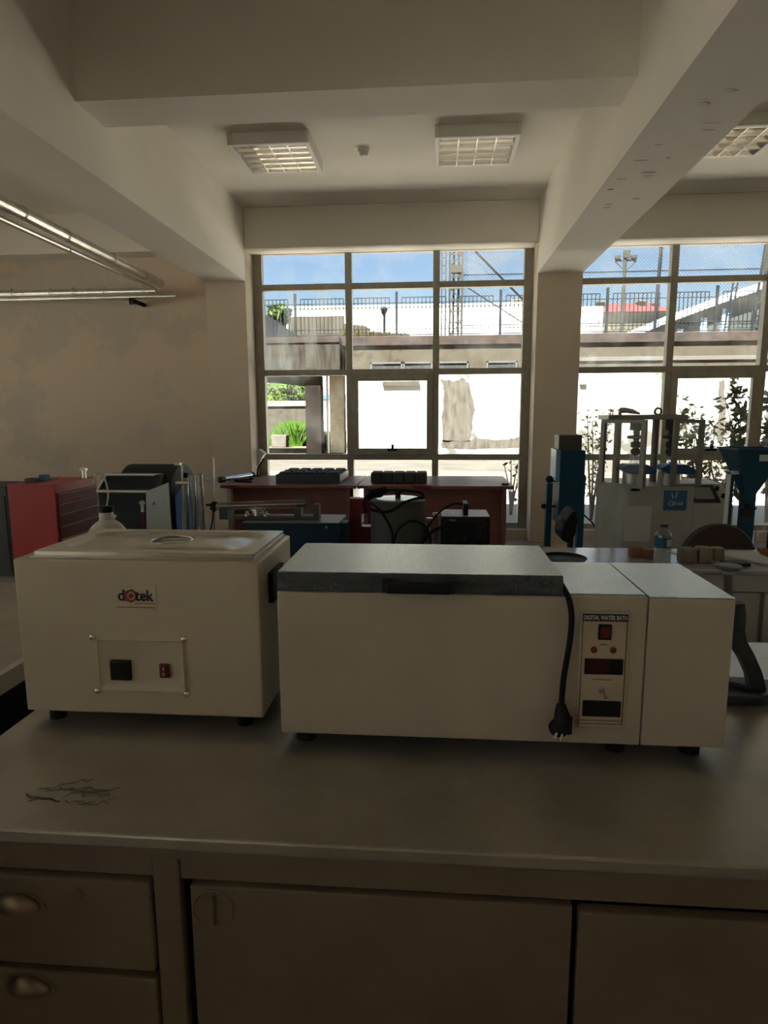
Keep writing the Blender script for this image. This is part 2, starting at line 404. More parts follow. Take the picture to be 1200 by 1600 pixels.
t = thing('smoke_detector', 'small round white detector on the ceiling between two louvred lights', 'detector', (-.69, 6.43, 4.0))
part('base', MB().lathe((-.69, 6.43, 3.9995), [(.055, 0), (.055, -.02), (.048, -.028)]), m_white, t)
part('sensor', MB().lathe((-.69, 6.43, 3.972), [(.043, 0), (.040, -.022), (.028, -.036), (.006, -.04)]), m_white, t)

# pipes in the left bay
PX, PZ = -3.33, 3.12
t = thing('duct_pipe', 'thick silver pipe hung below the ceiling in the left bay, running towards the wall', 'pipe', (PX, 5, PZ))
part('tube', MB().tube([(-3.45, -1, 3.22), (-3.42, 1.0, 3.21), (PX-.01, 7.78, 3.085)], .055, 20), m_galv, t)
for y in (3.2, 3.9, 4.6, 5.2, 5.8, 6.6, 7.3):
    k = (y-1)/6.95; part('clamp', MB().torus((-3.42+.09*k, y, 3.21-.13*k), .057, .005, 'Y', 20), m_galv, t)
part('hanger', MB().box(-3.42, -3.38, 3.02, 3.05, 3.20, 4.0), m_dark, t)
t = thing('pipe', 'thinner silver pipe running alongside and below the thick pipe', 'pipe', (PX-.2, 5, PZ-.1))
part('tube', MB().tube([(-3.58, -1, 3.12), (-3.55, 1.0, 3.11), (-3.42, 7.75, 3.03)], .024, 14), m_galv, t)
for y in (3.6, 4.3, 5.0, 6.0, 7.0):
    k = (y-1)/6.75; part('clamp', MB().torus((-3.55+.13*k, y, 3.11-.08*k), .027, .005, 'Y', 16), m_galv, t)
t = thing('pipe', 'silver pipe running level along the left wall under its beam', 'pipe', (-5, 8.1, 3.03))
part('tube', MB().tube([(XL+.05, 7.90, 3.03), (-3.45, 7.90, 3.025)], .04, 16), m_galv, t)
part('tube', MB().tube([(XL+.05, 7.90, 2.955), (-3.20, 7.90, 2.960)], .022, 12), m_galv, t)
for x in (-5.3, -4.8, -4.5, -4.1, -3.6): part('clamp', MB().torus((x, 7.86, 3.036), .042, .005, 'X', 16), m_galv, t)
part('bracket', MB().box(-3.80, -3.78, 7.88, 8.29, 2.90, 2.95).box(-3.80, -3.74, 7.88, 7.9, 2.87, 2.95), m_dark, t)

# ================================================================== FRONT BENCH
ZT = .90; YF = .797
X0, X1 = -.82, 1.9
wt = MB().box(X0, X1, YF, 1.67, ZT-.022, ZT, .004)
t = thing('workbench', 'long dull metal laboratory bench in the foreground with drawers and doors', 'workbench', (.4, 1.2, FZ))
part('worktop', wt.box(X0, X1, 1.555, 1.565, ZT-.001, ZT+.0006), m_benchtop, t)
part('body', MB().box(X0+.02, X1-.02, YF+.033, 1.62, FZ, ZT-.022), m_black, t)  # black so the gaps between drawers and doors look deeply shaded
part('rail', MB().box(X0+.01, X1-.01, YF+.006, YF+.035, .862, ZT-.022), m_benchbody, t)
fr = MB(); fy = YF+.012
fr.box(-.408, -.368, fy-.004, fy+.02, FZ+.06, .862, .003)      # post
fr.box(-.368, X1-.02, fy, fy+.02, .825, .862, .002); fr.box(X0+.02, -.408, fy, fy+.02, .827, .862, .002)
fr.box(X0+.02, X1-.02, fy+.012, fy+.03, FZ, FZ+.08)
part('frame', fr, m_benchbody, t)
def cup(mbx, x, z, y):
    rings = []
    for i in range(17):
        u = math.pi*i/16; v = [math.radians(90)*q/8 for q in range(9)]
        rings.append([(x+.034*math.cos(u), y-.017*math.sin(u)*math.sin(a)-.0005, z+.024*math.sin(u)*math.cos(a)) for a in v])
    mbx.rings(rings, False, False, closed=False)
    fl = [(x+.043*math.cos(math.pi*i/16), z-.002+.030*math.sin(math.pi*i/16)) for i in range(17)]
    mbx.prism(fl, y, y+.003)
for (za, zb_, lab) in ((.672, .822, 'top'), (.50, .660, 'second'), (.33, .488, 'third'), (-.0, .318, 'bottom')):
    d = part('drawer', MB().box(X0+.03, -.412, fy-.008, fy+.012, za, zb_, .004), m_benchbody, t)
    c = MB(); cup(c, -.617+ (0 if za > .6 else .003), zb_-.052 if za > .6 else zb_-.030, fy-.009)
    part('handle', c, m_brass, d)
    if lab == 'top': part('lock', MB().lathe((-.523, fy-.008, .797), [(.009, 0), (.009, -.002), (.005, -.003)], 20, 'Y'), m_benchbody, d)
d = part('door', MB().box(-.352, .198, fy-.006, fy+.014, FZ+.09, .820, .003), m_benchbody, t)
part('handle', MB().torus((-.318, fy-.006, .783), .030, .0022, 'Y', 32).box(-.320, -.316, fy-.013, fy-.005, .760, .806, .0015), m_benchbody, d)
part('door', MB().box(.207, .78, fy-.006, fy+.014, FZ+.09, .812, .003), m_benchbody, t)
part('door', MB().box(.79, 1.35, fy-.006, fy+.014, FZ+.09, .812, .003), m_benchbody, t)

rnd = random.Random(12); sm = MB()      # dried smudge on the steel near its left end
for k in range(14):
    x, y = -.60+rnd.uniform(-.05, .07), .885+rnd.uniform(-.025, .04); pts = []
    for q_ in range(7): pts.append((x, y)); x += rnd.uniform(.002, .014); y += rnd.uniform(-.008, .010)
    wd = rnd.uniform(.0006, .0022)
    sm.rings([[(a, b-wd, ZT+.0004) for a, b in pts]+[(a, b+wd, ZT+.0004) for a, b in pts[::-1]], [(a, b-wd, ZT+.0008) for a, b in pts]+[(a, b+wd, ZT+.0008) for a, b in pts[::-1]]], False, True)
part('smudge', sm, mat('dried_dirt', (.25, .22, .165), .8, .3), t)
# left bench
t = thing('workbench', 'grey topped bench at the left edge behind a narrow gap', 'workbench', (-2, 1.3, FZ))
part('worktop', MB().box(-2.9, -1.01, .2, 2.12, ZT-.02, ZT, .004), m_benchtop, t)
part('edge_strip', MB().box(-1.025, -1.003, .2, 2.12, ZT-.045, ZT+.003, .002), m_box, t)
part('body', MB().box(-2.87, -1.04, .24, 2.09, FZ, ZT-.02), m_dark, t)

# ------------------------------------------------------------------ cream wax bath with sticker
bx0, bx1, by0, by1, bz0, bz1 = -.798, -.322, 1.112, 1.375, .925, 1.232
t = thing('laboratory_heater', 'cream metal box with recessed lid and small round hole, red and black sticker on front', 'laboratory bath', (-.56, 1.24, ZT))
part('body', MB().box(bx0, bx1, by0, by1, bz0, bz1, .004), m_box, t)
for x in (bx0+.045, bx1-.045):
    for y in (by0+.03, by1-.04): part('foot', MB().cyl((x, y, ZT), (x, y, bz0+.001), .016), m_rubber, t)
# lid: flat rim, raised frame, sunk panel with hole
lx0, lx1, ly0, ly1 = bx0+.033, bx1-.012, by0+.014, by1-.010
def rrect(x0, x1, y0, y1, r, n=6):
    p = []
    for cx, cy_, a0 in ((x1-r, y1-r, 0), (x0+r, y1-r, 90), (x0+r, y0+r, 180), (x1-r, y0+r, 270)):
        for k in range(n+1):
            a = math.radians(a0+90*k/n); p.append((cx+r*math.cos(a), cy_+r*math.sin(a)))
    return p
hc = (-.548, 1.262); hr = .040
lid = MB(); N = 28
def ring_at(pts, z): return [(x, y, z) for x, y in pts]
o1 = rrect(lx0, lx1, ly0, ly1, .004); o2 = rrect(lx0+.028, lx1-.028, ly0+.026, ly1-.022, .05)
o3 = rrect(lx0+.036, lx1-.036, ly0+.034, ly1-.030, .045)
o4 = rrect(lx0+.060, lx1-.060, ly0+.050, ly1-.046, .035); o5 = rrect(lx0+.066, lx1-.066, ly0+.056, ly1-.052, .032)
hole = []
for (x, y) in o3:
    a = math.atan2(y-hc[1], x-hc[0]); hole.append((hc[0]+hr*math.cos(a), hc[1]+hr*math.sin(a)))
zl = bz1+.012
lid.rings([ring_at(o1, bz1+.003), ring_at(o1, zl), ring_at(o2, zl), ring_at(o3, zl-.007), ring_at(o4, zl-.007), ring_at(o5, zl-.004), ring_at(hole, zl-.004), ring_at(hole, zl-.03)], False, False)
part('lid', lid, m_lidss, t)
part('gasket', MB().box(lx0-.006, lx1+.002, ly0-.004, ly1+.002, bz1-.001, bz1+.004), m_steel, t)
part('well', MB().lathe((hc[0], hc[1], zl-.034), [(.001, 0), (hr+.002, 0), (hr+.002, .03), (hr-.002, .03), (hr-.002, .002)], 32), m_benchtop, t)
part('hole_rim', MB().torus((hc[0], hc[1], zl-.003), hr+.001, .0016, 'Z', 40), m_chrome, t)
# side handle
part('handle', MB().box(bx1, bx1+.006, 1.175, 1.265, 1.135, 1.195, .002).box(bx1+.002, bx1+.010, 1.175, 1.181, 1.135, 1.195).box(bx1+.002, bx1+.010, 1.259, 1.265, 1.135, 1.195).box(bx1+.002, bx1+.010, 1.175, 1.265, 1.187, 1.195).box(bx1+.002, bx1+.010, 1.175, 1.265, 1.135, 1.141), m_black, t)
# bevelled control plate
yb = by0
cp = MB(); pl = (-.640, -.472, .976, 1.075)
q0 = [(pl[0], pl[2]), (pl[1], pl[2]), (pl[1], pl[3]), (pl[0], pl[3])]
q1 = [(pl[0]+.010, pl[2]+.012), (pl[1]-.013, pl[2]+.012), (pl[1]-.013, pl[3]-.014), (pl[0]+.010, pl[3]-.014)]
cp.rings([[(x, yb-.006, z) for x, z in q0], [(x, yb-.0005, z) for x, z in q1]], False, True)
cp.rings([[(x, yb, z) for x, z in q0], [(x, yb-.006, z) for x, z in q0]], False, False)
cpo = part('control_plate', cp, m_box, t)
for x, z in ((-.651, 1.080), (-.470, 1.080), (-.649, .971), (-.471, .970)):
    part('screw', MB().sphere((x, yb-.001, z), .0065, (1, .6, 1), 14, 8), m_chrome, t)
part('display', MB().box(-.6165, -.5765, yb-.009, yb, .997, 1.037, .002).box(-.613, -.58, yb-.0098, yb-.008, 1.013, 1.034, .001), m_screen, cpo)
part('power_switch', MB().box(-.5205, -.5005, yb-.006, yb, 1.003, 1.031, .002).box(-.517, -.504, yb-.009, yb-.004, 1.006, 1.028, .002), m_redsw, cpo)
part('switch_mark', MB().box(-.5115, -.5095, yb-.0096, yb-.0088, 1.020, 1.026).torus((-.5105, yb-.0092, 1.012), .0025, .0006, 'Y', 12), m_label, cpo)
# sticker
st = part('sticker', MB().box(-.598, -.520, yb-.0012, yb, 1.137, 1.183), m_box, t)
text_at('lettering', 'd', (-.587, yb-.0016, 1.1635), .030, m_ink, st, bold=.0006)
text_at('lettering', 'tek', (-.543, yb-.0016, 1.1635), .030, m_ink, st, width=.036, bold=.0006)
part('emblem', MB().prism([(-.579, 1.172), (-.566, 1.177), (-.557, 1.170), (-.556, 1.158), (-.568, 1.150), (-.579, 1.155)], yb-.0020, yb-.0012), m_logored, st)
part('emblem_ring', MB().torus((-.567, yb-.0022, 1.164), .0065, .0018, 'Y', 20), m_pink, st)
part('rule_line', MB().box(-.598, -.522, yb-.0016, yb-.001, 1.1405, 1.1418).box(-.562, -.522, yb-.0016, yb-.001, 1.1485, 1.1497), m_logored, st)

# ------------------------------------------------------------------ digital water bath
ax0, ax1, ay0, ay1, az0, az1 = -.275, .505, 1.060, 1.312, .925, 1.1925
t = thing('digital_water_bath', 'long grey water bath with a dark hammered lid and control panel at its right end', 'water bath', (.1, 1.18, ZT))
part('body', MB().box(ax0, .3625, ay0, ay1, az0, az1, .003), m_bath, t)
part('end_housing', MB().box(.3645, ax1, ay0, ay1, az0, az1, .003), m_bath, t)
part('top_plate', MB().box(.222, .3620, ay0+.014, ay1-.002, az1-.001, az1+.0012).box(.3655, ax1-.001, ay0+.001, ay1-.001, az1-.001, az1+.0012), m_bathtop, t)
for x in (-.235, .33, .46):
    for y in (ay0+.035, ay1-.035): part('foot', MB().lathe((x, y, ZT), [(.018, 0), (.018, .018), (.012, .026)]), m_rubber, t)
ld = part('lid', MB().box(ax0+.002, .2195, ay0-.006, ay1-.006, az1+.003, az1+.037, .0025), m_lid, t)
h = MB(); hy = ay0-.006
h.box(-.087, -.071, hy-.022, hy, az1+.008, az1+.030, .003).box(.020, .037, hy-.022, hy, az1+.008, az1+.030, .003)
h.box(-.080, .030, hy-.026, hy-.014, az1+.007, az1+.027, .004)
part('handle', h, m_black, ld)
# control panel
pf = ay0
pn = part('control_panel', MB().box(.2505, .3340, pf-.006, pf, .957, 1.168, .003), m_bath, t)
ppx0, ppx1 = .2535, .3290; ppy = pf-.0072
part('face_plate', MB().box(ppx0, ppx1, ppy, pf-.005, .961, 1.165, .0005), m_face, pn)
part('title_bar', MB().box(ppx0, ppx1, ppy-.0008, ppy, 1.152, 1.165), m_ink, pn)
text_at('lettering', 'DIGITAL WATER BATH', ((ppx0+ppx1)/2, ppy-.0012, 1.1583), .0105, m_label, pn, width=.072, bold=.00025)
bl = MB(); bl.box(ppx0+.0005, ppx0+.0015, ppy-.0006, ppy, .966, 1.152).box(ppx1-.0015, ppx1-.0005, ppy-.0006, ppy, .966, 1.152)
bl.box(ppx0+.0005, ppx1, ppy-.0006, ppy, .9665, .9675).box(ppx0+.0005, ppx1, ppy-.0006, ppy, .9725, .9735)
bl.box(.284, .296, ppy-.0006, ppy, 1.1105, 1.1115).box(.274, .308, ppy-.0006, ppy, 1.0475, 1.0485)
part('printed_lines', bl, m_ink, pn)
sw = part('power_switch', MB().box(.280, .302, ppy-.004, ppy, 1.120, 1.1475, .0015), m_black, pn)
part('rocker', MB().box(.283, .299, ppy-.007, ppy-.002, 1.1235, 1.144, .002), m_redsw, sw)
for x in (.2745, .3065): part('indicator_lamp', MB().lathe((x, ppy, 1.1015), [(.0055, 0), (.0055, -.002), (.0035, -.004)], 20, 'Y'), m_redled, pn)
part('display', MB().box(.260, .324, ppy-.003, ppy, 1.058, 1.086, .001), m_screen, pn)
part('display', MB().box(.260, .324, ppy-.003, ppy, .981, 1.010, .001), m_screen, pn)
part('display_window', MB().box(.264, .300, ppy-.0036, ppy-.002, 1.061, 1.083, .0005), mat('display_red_tint', (.05, .012, .014), .15), pn)
part('toggle', MB().lathe((.291, ppy, 1.030), [(.0065, 0), (.0065, -.002), (.004, -.004)], 6, 'Y').tube([(.291, ppy-.002, 1.030), (.294, ppy-.016, 1.022)], [.0022, .0034], 10), m_chrome, pn)
part('screw', MB().sphere((.292, pf-.006, .9615), .0035, (1, .5, 1), 12, 8), m_steel, pn)
# cord
cy_ = ay0-.012
pts = spline([(.2215, ay1-.01, az1+.012), (.226, 1.22, az1+.010), (.2265, 1.10, az1+.008), (.228, 1.05, az1+.000), (.232, cy_-.008, 1.165), (.233, cy_, 1.12), (.225, cy_, 1.05), (.223, cy_, 1.005), (.222, cy_, .995)], 8)
co = part('power_cord', MB().tube(pts, .0050, 12), m_rubber, t)
pg = MB().tube([(.222, cy_-.001, 1.004), (.223, cy_-.003, .990), (.226, cy_-.006, .975)], [.0075, .012, .016], 14)
pg.sphere((.219, cy_-.008, .964), .018, (1, .75, .95), 18, 12).tube([(.232, cy_-.007, .985), (.229, cy_-.012, .957)], [.009, .011], 12)
pl_ = part('plug', pg, m_rubber, co)
part('pin', MB().tube([(.222, cy_-.020, .958), (.2175, cy_-.026, .949)], .0022, 8).tube([(.213, cy_-.020, .960), (.208, cy_-.026, .952)], .0022, 8), m_chrome, pl_)

# ------------------------------------------------------------------ cast iron stand at right
t = thing('cast_iron_stand', 'cast iron stand with a curved dark arm and vertical screw with flat round top', 'stand', (.69, 1.33, ZT))
ys = 1.33
P = lambda a, b, Y=ys: W(a, b, Y)
bs = MB().prism([(.56, 1.28), (.675, 1.28), (.70, 1.30), (.80, 1.31), (.80, 1.35), (.70, 1.385), (.56, 1.385)], ZT, ZT+.022, 'XY', .004)
bs.tube([(.59, 1.365, ZT+.028), (.665, 1.31, ZT+.026)], .006, 8)
part('base', bs, m_cast, t)
arm = [P(1148, 942), P(1149, 960), P(1148, 985), P(1152, 1003), P(1165, 1025), P(1176, 1050), P(1181, 1072), P(1182, 1088)]
rings = []
for i, p in enumerate(arm):
    q = arm[min(i+1, len(arm)-1)]-arm[max(i-1, 0)]; q.y = 0; q.normalize(); nrm = Vector((q.z, 0, -q.x)); hw = [.015, .016, .016, .015, .014, .014, .015, .022][i]
    rings.append([p-nrm*hw+Vector((0, -.012, 0)), p+nrm*hw+Vector((0, -.012, 0)), p+nrm*hw+Vector((0, .012, 0)), p-nrm*hw+Vector((0, .012, 0))])
part('arm', MB().rings(rings), m_cast, t)
p0 = P(1138, 890); p1 = P(1139, 1000)
part('screw', MB().cyl(p0, P(1138, 945), .0085, 16), m_castl, t)
part('collar', MB().cyl(P(1138, 889), P(1138, 896), .0125, 16).box(P(1128, 0).x, P(1152, 0).x, ys-.012, ys+.012, P(0, 941).z-.006, P(0, 936).z, .003), m_steel, t)
part('table', MB().lathe((p0.x, ys, p0.z), [(.010, -.002), (.020, .001), (.026, .005), (.026, .009), (.022, .0095)], 28), m_castl, t)

# ================================================================== REAR BENCH
t = thing('workbench', 'second bench behind the two baths with a pale shiny top and grey front', 'workbench', (.6, 2.6, FZ))
RB0, RB1 = 2.47, 2.86
part('worktop', MB().box(-1.68, 2.9, RB0, RB1, ZT-.02, ZT, .003), m_reartop, t)
part('body', MB().box(-1.65, 2.88, RB0+.03, RB1-.02, FZ, ZT-.02), m_benchgrey, t)
for x in (-1.33, -.75, -.17, .41, .99, 1.57, 2.15):
    part('door', MB().box(x-.28, x+.28, RB0+.012, RB0+.03, FZ+.08, .805, .003), m_benchgrey, t)
part('rail', MB().box(-1.65, 2.88, RB0+.008, RB0+.03, .812, ZT-.02, .002), m_benchgrey, t)

# milky wash bottle
bp = W(168, 830, 2.62); t = thing('wash_bottle', 'round shouldered milky plastic bottle with black cap and bent thin tube', 'bottle', (bp.x, 2.62, ZT))
R_ = .090; prof = [(.001, 0), (.075, 0), (.086, .012), (.088, .05)] + [(R_*math.cos(a), .068+.105*math.sin(a)) for a in [math.radians(d) for d in (0, 15, 30, 45, 58, 66)]] + [(.031, .17), (.030, .20), (.030, .216)]
zo = WZ(168, 796, 2.62)-(ZT+.215)
prof = [(r, h+zo) if h > .06 else (r, h) for r, h in prof]
part('body', MB().lathe((bp.x, 2.62, ZT), prof), m_milky, t)
zc = ZT+.216+zo
part('cap', MB().lathe((bp.x, 2.62, zc-.012), [(.001, 0), (.032, 0), (.032, .024), (.029, .027), (.001, .027)]), m_black, t)
part('tube', MB().tube(spline([(bp.x, 2.62, zc), W(169, 775, 2.62), W(166, 755, 2.62), W(160, 742, 2.62), W(153, 738, 2.62), W(148, 745, 2.62), W(147, 757, 2.62)], 6), .0035, 8), m_milky, t)
part('nozzle', MB().tube([(bp.x+.03, 2.61, zc-.03), (bp.x+.048, 2.60, zc-.032), (bp.x+.052, 2.6, zc-.022)], .006, 8), m_milky, t)

# blue flow apparatus
Y = 2.58; g = lambda a, b, y=Y: W(a, b, y)
bx_a, bx_b = g(347, 0).x, g(517, 0).x; ztop = g(0, 817).z if False else WZ(430, 817, Y)
t = thing('measuring_apparatus', 'petrol blue instrument box carrying a horizontal clear tube in metal cradles', 'instrument', ((bx_a+bx_b)/2, 2.7, ZT))
part('case', MB().box(bx_a, bx_b, Y, 2.80, ZT, ztop, .003), m_navy, t)
part('top_plate', MB().box(bx_a, bx_b, Y, 2.80, ztop, ztop+.003), m_frame, t)
for px in (352, 510): 
    c = g(px, 824); part('screw', MB().lathe((c.x, Y, c.z), [(.006, 0), (.005, -.002)], 16, 'Y'), m_steel, t)
cr_ = MB(); Yc = 2.66
def vb(x0, x1, z0, z1, y0=Yc-.025, y1=Yc+.025, mb_=None): (mb_ or cr_).box(WX(x0, 800, Yc), WX(x1, 800, Yc), y0, y1, z0, z1, .002)
zt3 = ztop+.003
vb(367, 500, zt3, zt3+.016); vb(345, 358, zt3+.0, WZ(0+350, 791, Yc)); vb(461, 472, zt3+.01, WZ(465, 793, Yc)); vb(491, 500, zt3+.01, WZ(495, 787, Yc))
part('cradle', cr_, m_grey, t)
part('tube', MB().tube([W(338, 791, Yc), W(479, 787, Yc)], .0175, 20), m_cylglass, t)
part('cap', MB().tube([W(322, 789, Yc), W(330, 789, Yc), W(331, 790, Yc), W(339, 791, Yc)], [.005, .006, .020, .020], 16).tube(spline([W(333, 797, Yc), W(332, 812, Yc), W(328, 832, Yc)]), .0035, 8), m_black, t)
for px in (388, 418): c = W(px, 803, Yc); part('adjuster', MB().lathe((c.x, Yc-.02, zt3+.016), [(.012, 0), (.012, .008), (.006, .012), (.006, .02)], 18), m_chrome, t)
c = W(403, 800, Yc); kn = MB().lathe((c.x, Yc, zt3+.016), [(.024, 0), (.024, .022), (.034, .024), (.034, .030)], 24)
part('platform', kn, m_chrome, t)
part('end_plate', MB().prism([(WX(479, 0, Yc), zt3+.016), (WX(484, 0, Yc), zt3+.016), (WX(487, 0, Yc), WZ(486, 771, Yc)), (WX(479, 0, Yc), WZ(479, 777, Yc))], Yc-.03, Yc+.03), m_clear, t)
c = g(534, 830); single('blue_canister', MB().box(c.x-.018, c.x+.018, 2.62, 2.70, ZT, WZ(534, 817, 2.62), .004), m_blue, 'small dark blue container beside the right end of the blue instrument box', 'container', (c.x, 2.66, ZT))

# leaning plate, scraper
zp = [W(228, 768, 2.72), W(263, 754, 2.62), W(268, 835, 2.60), W(228, 835, 2.70)]
zp[2].z = zp[3].z = ZT; dv = Vector((.001, .004, 0))
t = single('metal_sheet', MB().rings([[p for p in zp], [p+dv for p in zp]]), m_plate, 'grey green sheet standing upright behind the cream box, small blue mark on it', 'sheet', (zp[3].x, 2.7, ZT))
def onsheet(px, py):
    o = zp[0]; nrm = (zp[1]-zp[0]).cross(zp[3]-zp[0]); d = W(px, py, 1)-CAM; k = (o-CAM).dot(nrm)/d.dot(nrm); return CAM+d*k-Vector((0, .0015, 0))
mk = MB(); c = onsheet(241, 787); mk.prism([(c.x-.008, c.z-.006), (c.x+.008, c.z-.004), (c.x+.005, c.z+.008), (c.x-.004, c.z+.006)], c.y-.001, c.y+.001)
part('blue_mark', mk, m_bluelabel, t)
t = thing('brush', 'thin tool with white head and red handle upright beside the grey green sheet', 'tool', (WX(225, 820, 2.68), 2.68, ZT))
part('head', MB().box(WX(223, 0, 2.68), WX(227, 0, 2.68), 2.675, 2.685, WZ(225, 800, 2.68), WZ(225, 782, 2.68), .001).box(WX(221, 0, 2.68), WX(229, 0, 2.68), 2.675, 2.685, WZ(225, 788, 2.68), WZ(225, 784, 2.68)), m_white, t)
part('handle', MB().box(WX(223.5, 0, 2.68), WX(227.5, 0, 2.68), 2.674, 2.686, ZT, WZ(225, 800, 2.68), .001), m_redsw, t)

# measuring cylinders and retort stands
def mcyl(px, top, r, label, cap):
    c = W(px, 830, 2.72); zt_ = WZ(px, top, 2.72)
    t = thing('measuring_cylinder', label, 'measuring cylinder', (c.x, 2.72, ZT), 'tall cylinders behind the cream box')
    part('body', MB().lathe((c.x, 2.72, ZT+.012), [(r, 0), (r, zt_-ZT-.014), (r+.002, zt_-ZT-.012), (r-.002, zt_-ZT-.012), (r-.003, .004), (.001, .003)], 24, caps=False), m_cylglass, t)
    part('foot', MB().lathe((c.x, 2.72, ZT), [(r+.0012, 0), (r+.0012, .006), (r, .013)], 24), m_labglass, t)
    if cap: part('stopper', MB().lathe((c.x, 2.72, zt_-.004), [(r+.001, 0), (r+.002, .022), (r-.002, .024)], 20), m_black, t)
mcyl(293.5, 745, .0135, 'tall clear cylinder with black stopper, next to the silver stand rod', True)
mcyl(305.5, 742, .0125, 'tall clear cylinder, middle one of three', False)
mcyl(317, 740, .0120, 'tall clear cylinder, rightmost of three', False)
t = thing('retort_stand', 'silver stand of two thin rods with clamp heads left of the clear cylinders', 'stand', (WX(285, 830, 2.66), 2.66, ZT))
part('rod', MB().cyl((WX(285, 0, 2.66), 2.66, ZT+.01), W(285, 727, 2.66), .004, 10), m_chrome, t)
part('rod', MB().cyl((WX(290.5, 0, 2.66), 2.64, ZT+.01), W(287, 756, 2.64), .0035, 10), m_chrome, t)
part('base', MB().box(WX(280, 0, 2.66), WX(296, 0, 2.66), 2.60, 2.68, ZT, ZT+.012, .002), m_dark, t)
part('clamp', MB().box(WX(279, 0, 2.66), WX(288, 0, 2.66), 2.65, 2.67, WZ(285, 727, 2.66), WZ(285, 723, 2.66), .001).cyl(W(275, 755, 2.66), W(295, 755, 2.66), .008, 12), m_steel, t)
t = thing('retort_stand', 'single tall thin rod stand with a horizontal arm left of the desk', 'stand', (WX(334, 830, 2.74), 2.74, ZT))
part('rod', MB().cyl((WX(334, 0, 2.74), 2.74, ZT+.01), W(333.5, 714, 2.74), .0035, 10), m_chrome, t)
part('arm', MB().cyl(W(319, 750, 2.74), W(346, 750, 2.74), .0025, 8), m_chrome, t)
part('clamp', MB().sphere(W(345, 750, 2.74), .009, (1, .8, 1.2)), m_dark, t); part('clamp', MB().sphere(W(334, 797, 2.74), .010), m_dark, t)
part('base', MB().box(WX(322, 0, 2.74), WX(344, 0, 2.74), 2.70, 2.80, ZT, ZT+.010, .002), m_dark, t)

# maroon jug with hand hole
Y = 2.74; x0, x1 = WX(546, 0, Y), WX(588, 0, Y); z1 = WZ(560, 779, Y); ha, hb = WX(564.5, 0, Y), WX(580, 0, Y); hz0, hz1 = WZ(570, 823, Y), WZ(570, 803, Y)
mb = MB().box(x0, ha, Y, Y+.06, ZT, z1, .003).box(hb, x1, Y, Y+.06, ZT, z1, .003).box(ha-.002, hb+.002, Y, Y+.06, ZT, hz0).box(ha-.002, hb+.002, Y, Y+.06, hz1, z1, .003)
t = single('jug', mb, m_maroon, 'maroon plastic container with a hand hole, left of the grey canister', 'container', ((x0+x1)/2, Y, ZT))

# grey canister and its leads
Y = 2.645; cx = (WX(579, 810, Y)+WX(665, 810, Y))/2; rr = (WX(665, 810, Y)-WX(579, 810, Y))/2*.99; zt_ = WZ(622, 780, Y)-.004
t = thing('heating_canister', 'grey cylindrical canister with flat lid and black cables draped over it', 'canister', (cx, Y, ZT))
part('body', MB().lathe((cx, Y, ZT), [(.001, 0), (rr, 0), (rr, zt_-ZT), (rr-.004, zt_-ZT+.004), (.001, zt_-ZT+.004)], 48), m_grey, t)
lidp = part('lid', MB().lathe((cx, Y, zt_+.004), [(.001, 0), (rr*.80, 0), (rr*.80, .006), (.001, .008)], 40), m_steel, t)
part('knob', MB().lathe((cx, Y, zt_+.011), [(.012, 0), (.011, .012), (.018, .016), (.018, .026), (.012, .029)], 20), m_black, lidp)
yc = Y-rr-.012
cab = MB().tube(spline([W(571, 800, yc), W(568, 785, yc+.03), W(575, 774, yc+.06), (cx-.09, Y-.05, zt_+.045), (cx, Y-.06, zt_+.05), (cx+.09, Y-.05, zt_+.04), W(662, 777, yc+.06), W(650, 779, yc+.03), W(630, 786, yc), W(612, 798, yc), W(596, 800, yc), W(578, 796, yc+.01)], 8), .0055, 10)
cab.tube(spline([W(570, 782, yc+.02), W(585, 790, yc), W(600, 806, yc-.005), W(612, 830, yc-.01), W(614, 855, yc-.01), W(616, 845, yc-.01), W(622, 828, yc-.01), W(640, 815, yc-.005), W(658, 818, yc), W(668, 828, yc+.03), W(672, 840, yc+.04), (W(672, 850, yc+.04))], 8), .0055, 10)
part('cable', cab, m_rubber, t)
part('plug', MB().tube([W(573, 779, yc+.05), W(582, 772, yc+.06), W(603, 765, yc+.09)], [.010, .019, .014], 12).sphere(W(590, 772, yc+.06), .02, (1.3, .8, .8)), m_rubber, t)

# small glass jars
for px, r, tp, lab in ((671, .018, 812, 'small clear jar right of the grey canister, the lower one'), (681, .018, 804, 'small clear jar with white lid left of the black power supply')):
    yj = 2.72 if px < 675 else 2.832; c = W(px, 830, yj); zt2 = WZ(px, tp, yj)
    t = thing('jar', lab, 'jar', (c.x, yj, ZT), 'clear jars beside the power supply')
    part('body', MB().lathe((c.x, yj, ZT), [(.001, 0), (r, 0), (r, zt2-ZT-.02), (r*.85, zt2-ZT-.008), (r*.85, zt2-ZT)], 24, caps=False), m_labglass, t)
    part('lid', MB().lathe((c.x, yj, zt2-.004), [(r*.9, 0), (r*.9, .012), (.001, .012)], 24), m_label if px > 675 else m_steel, t)

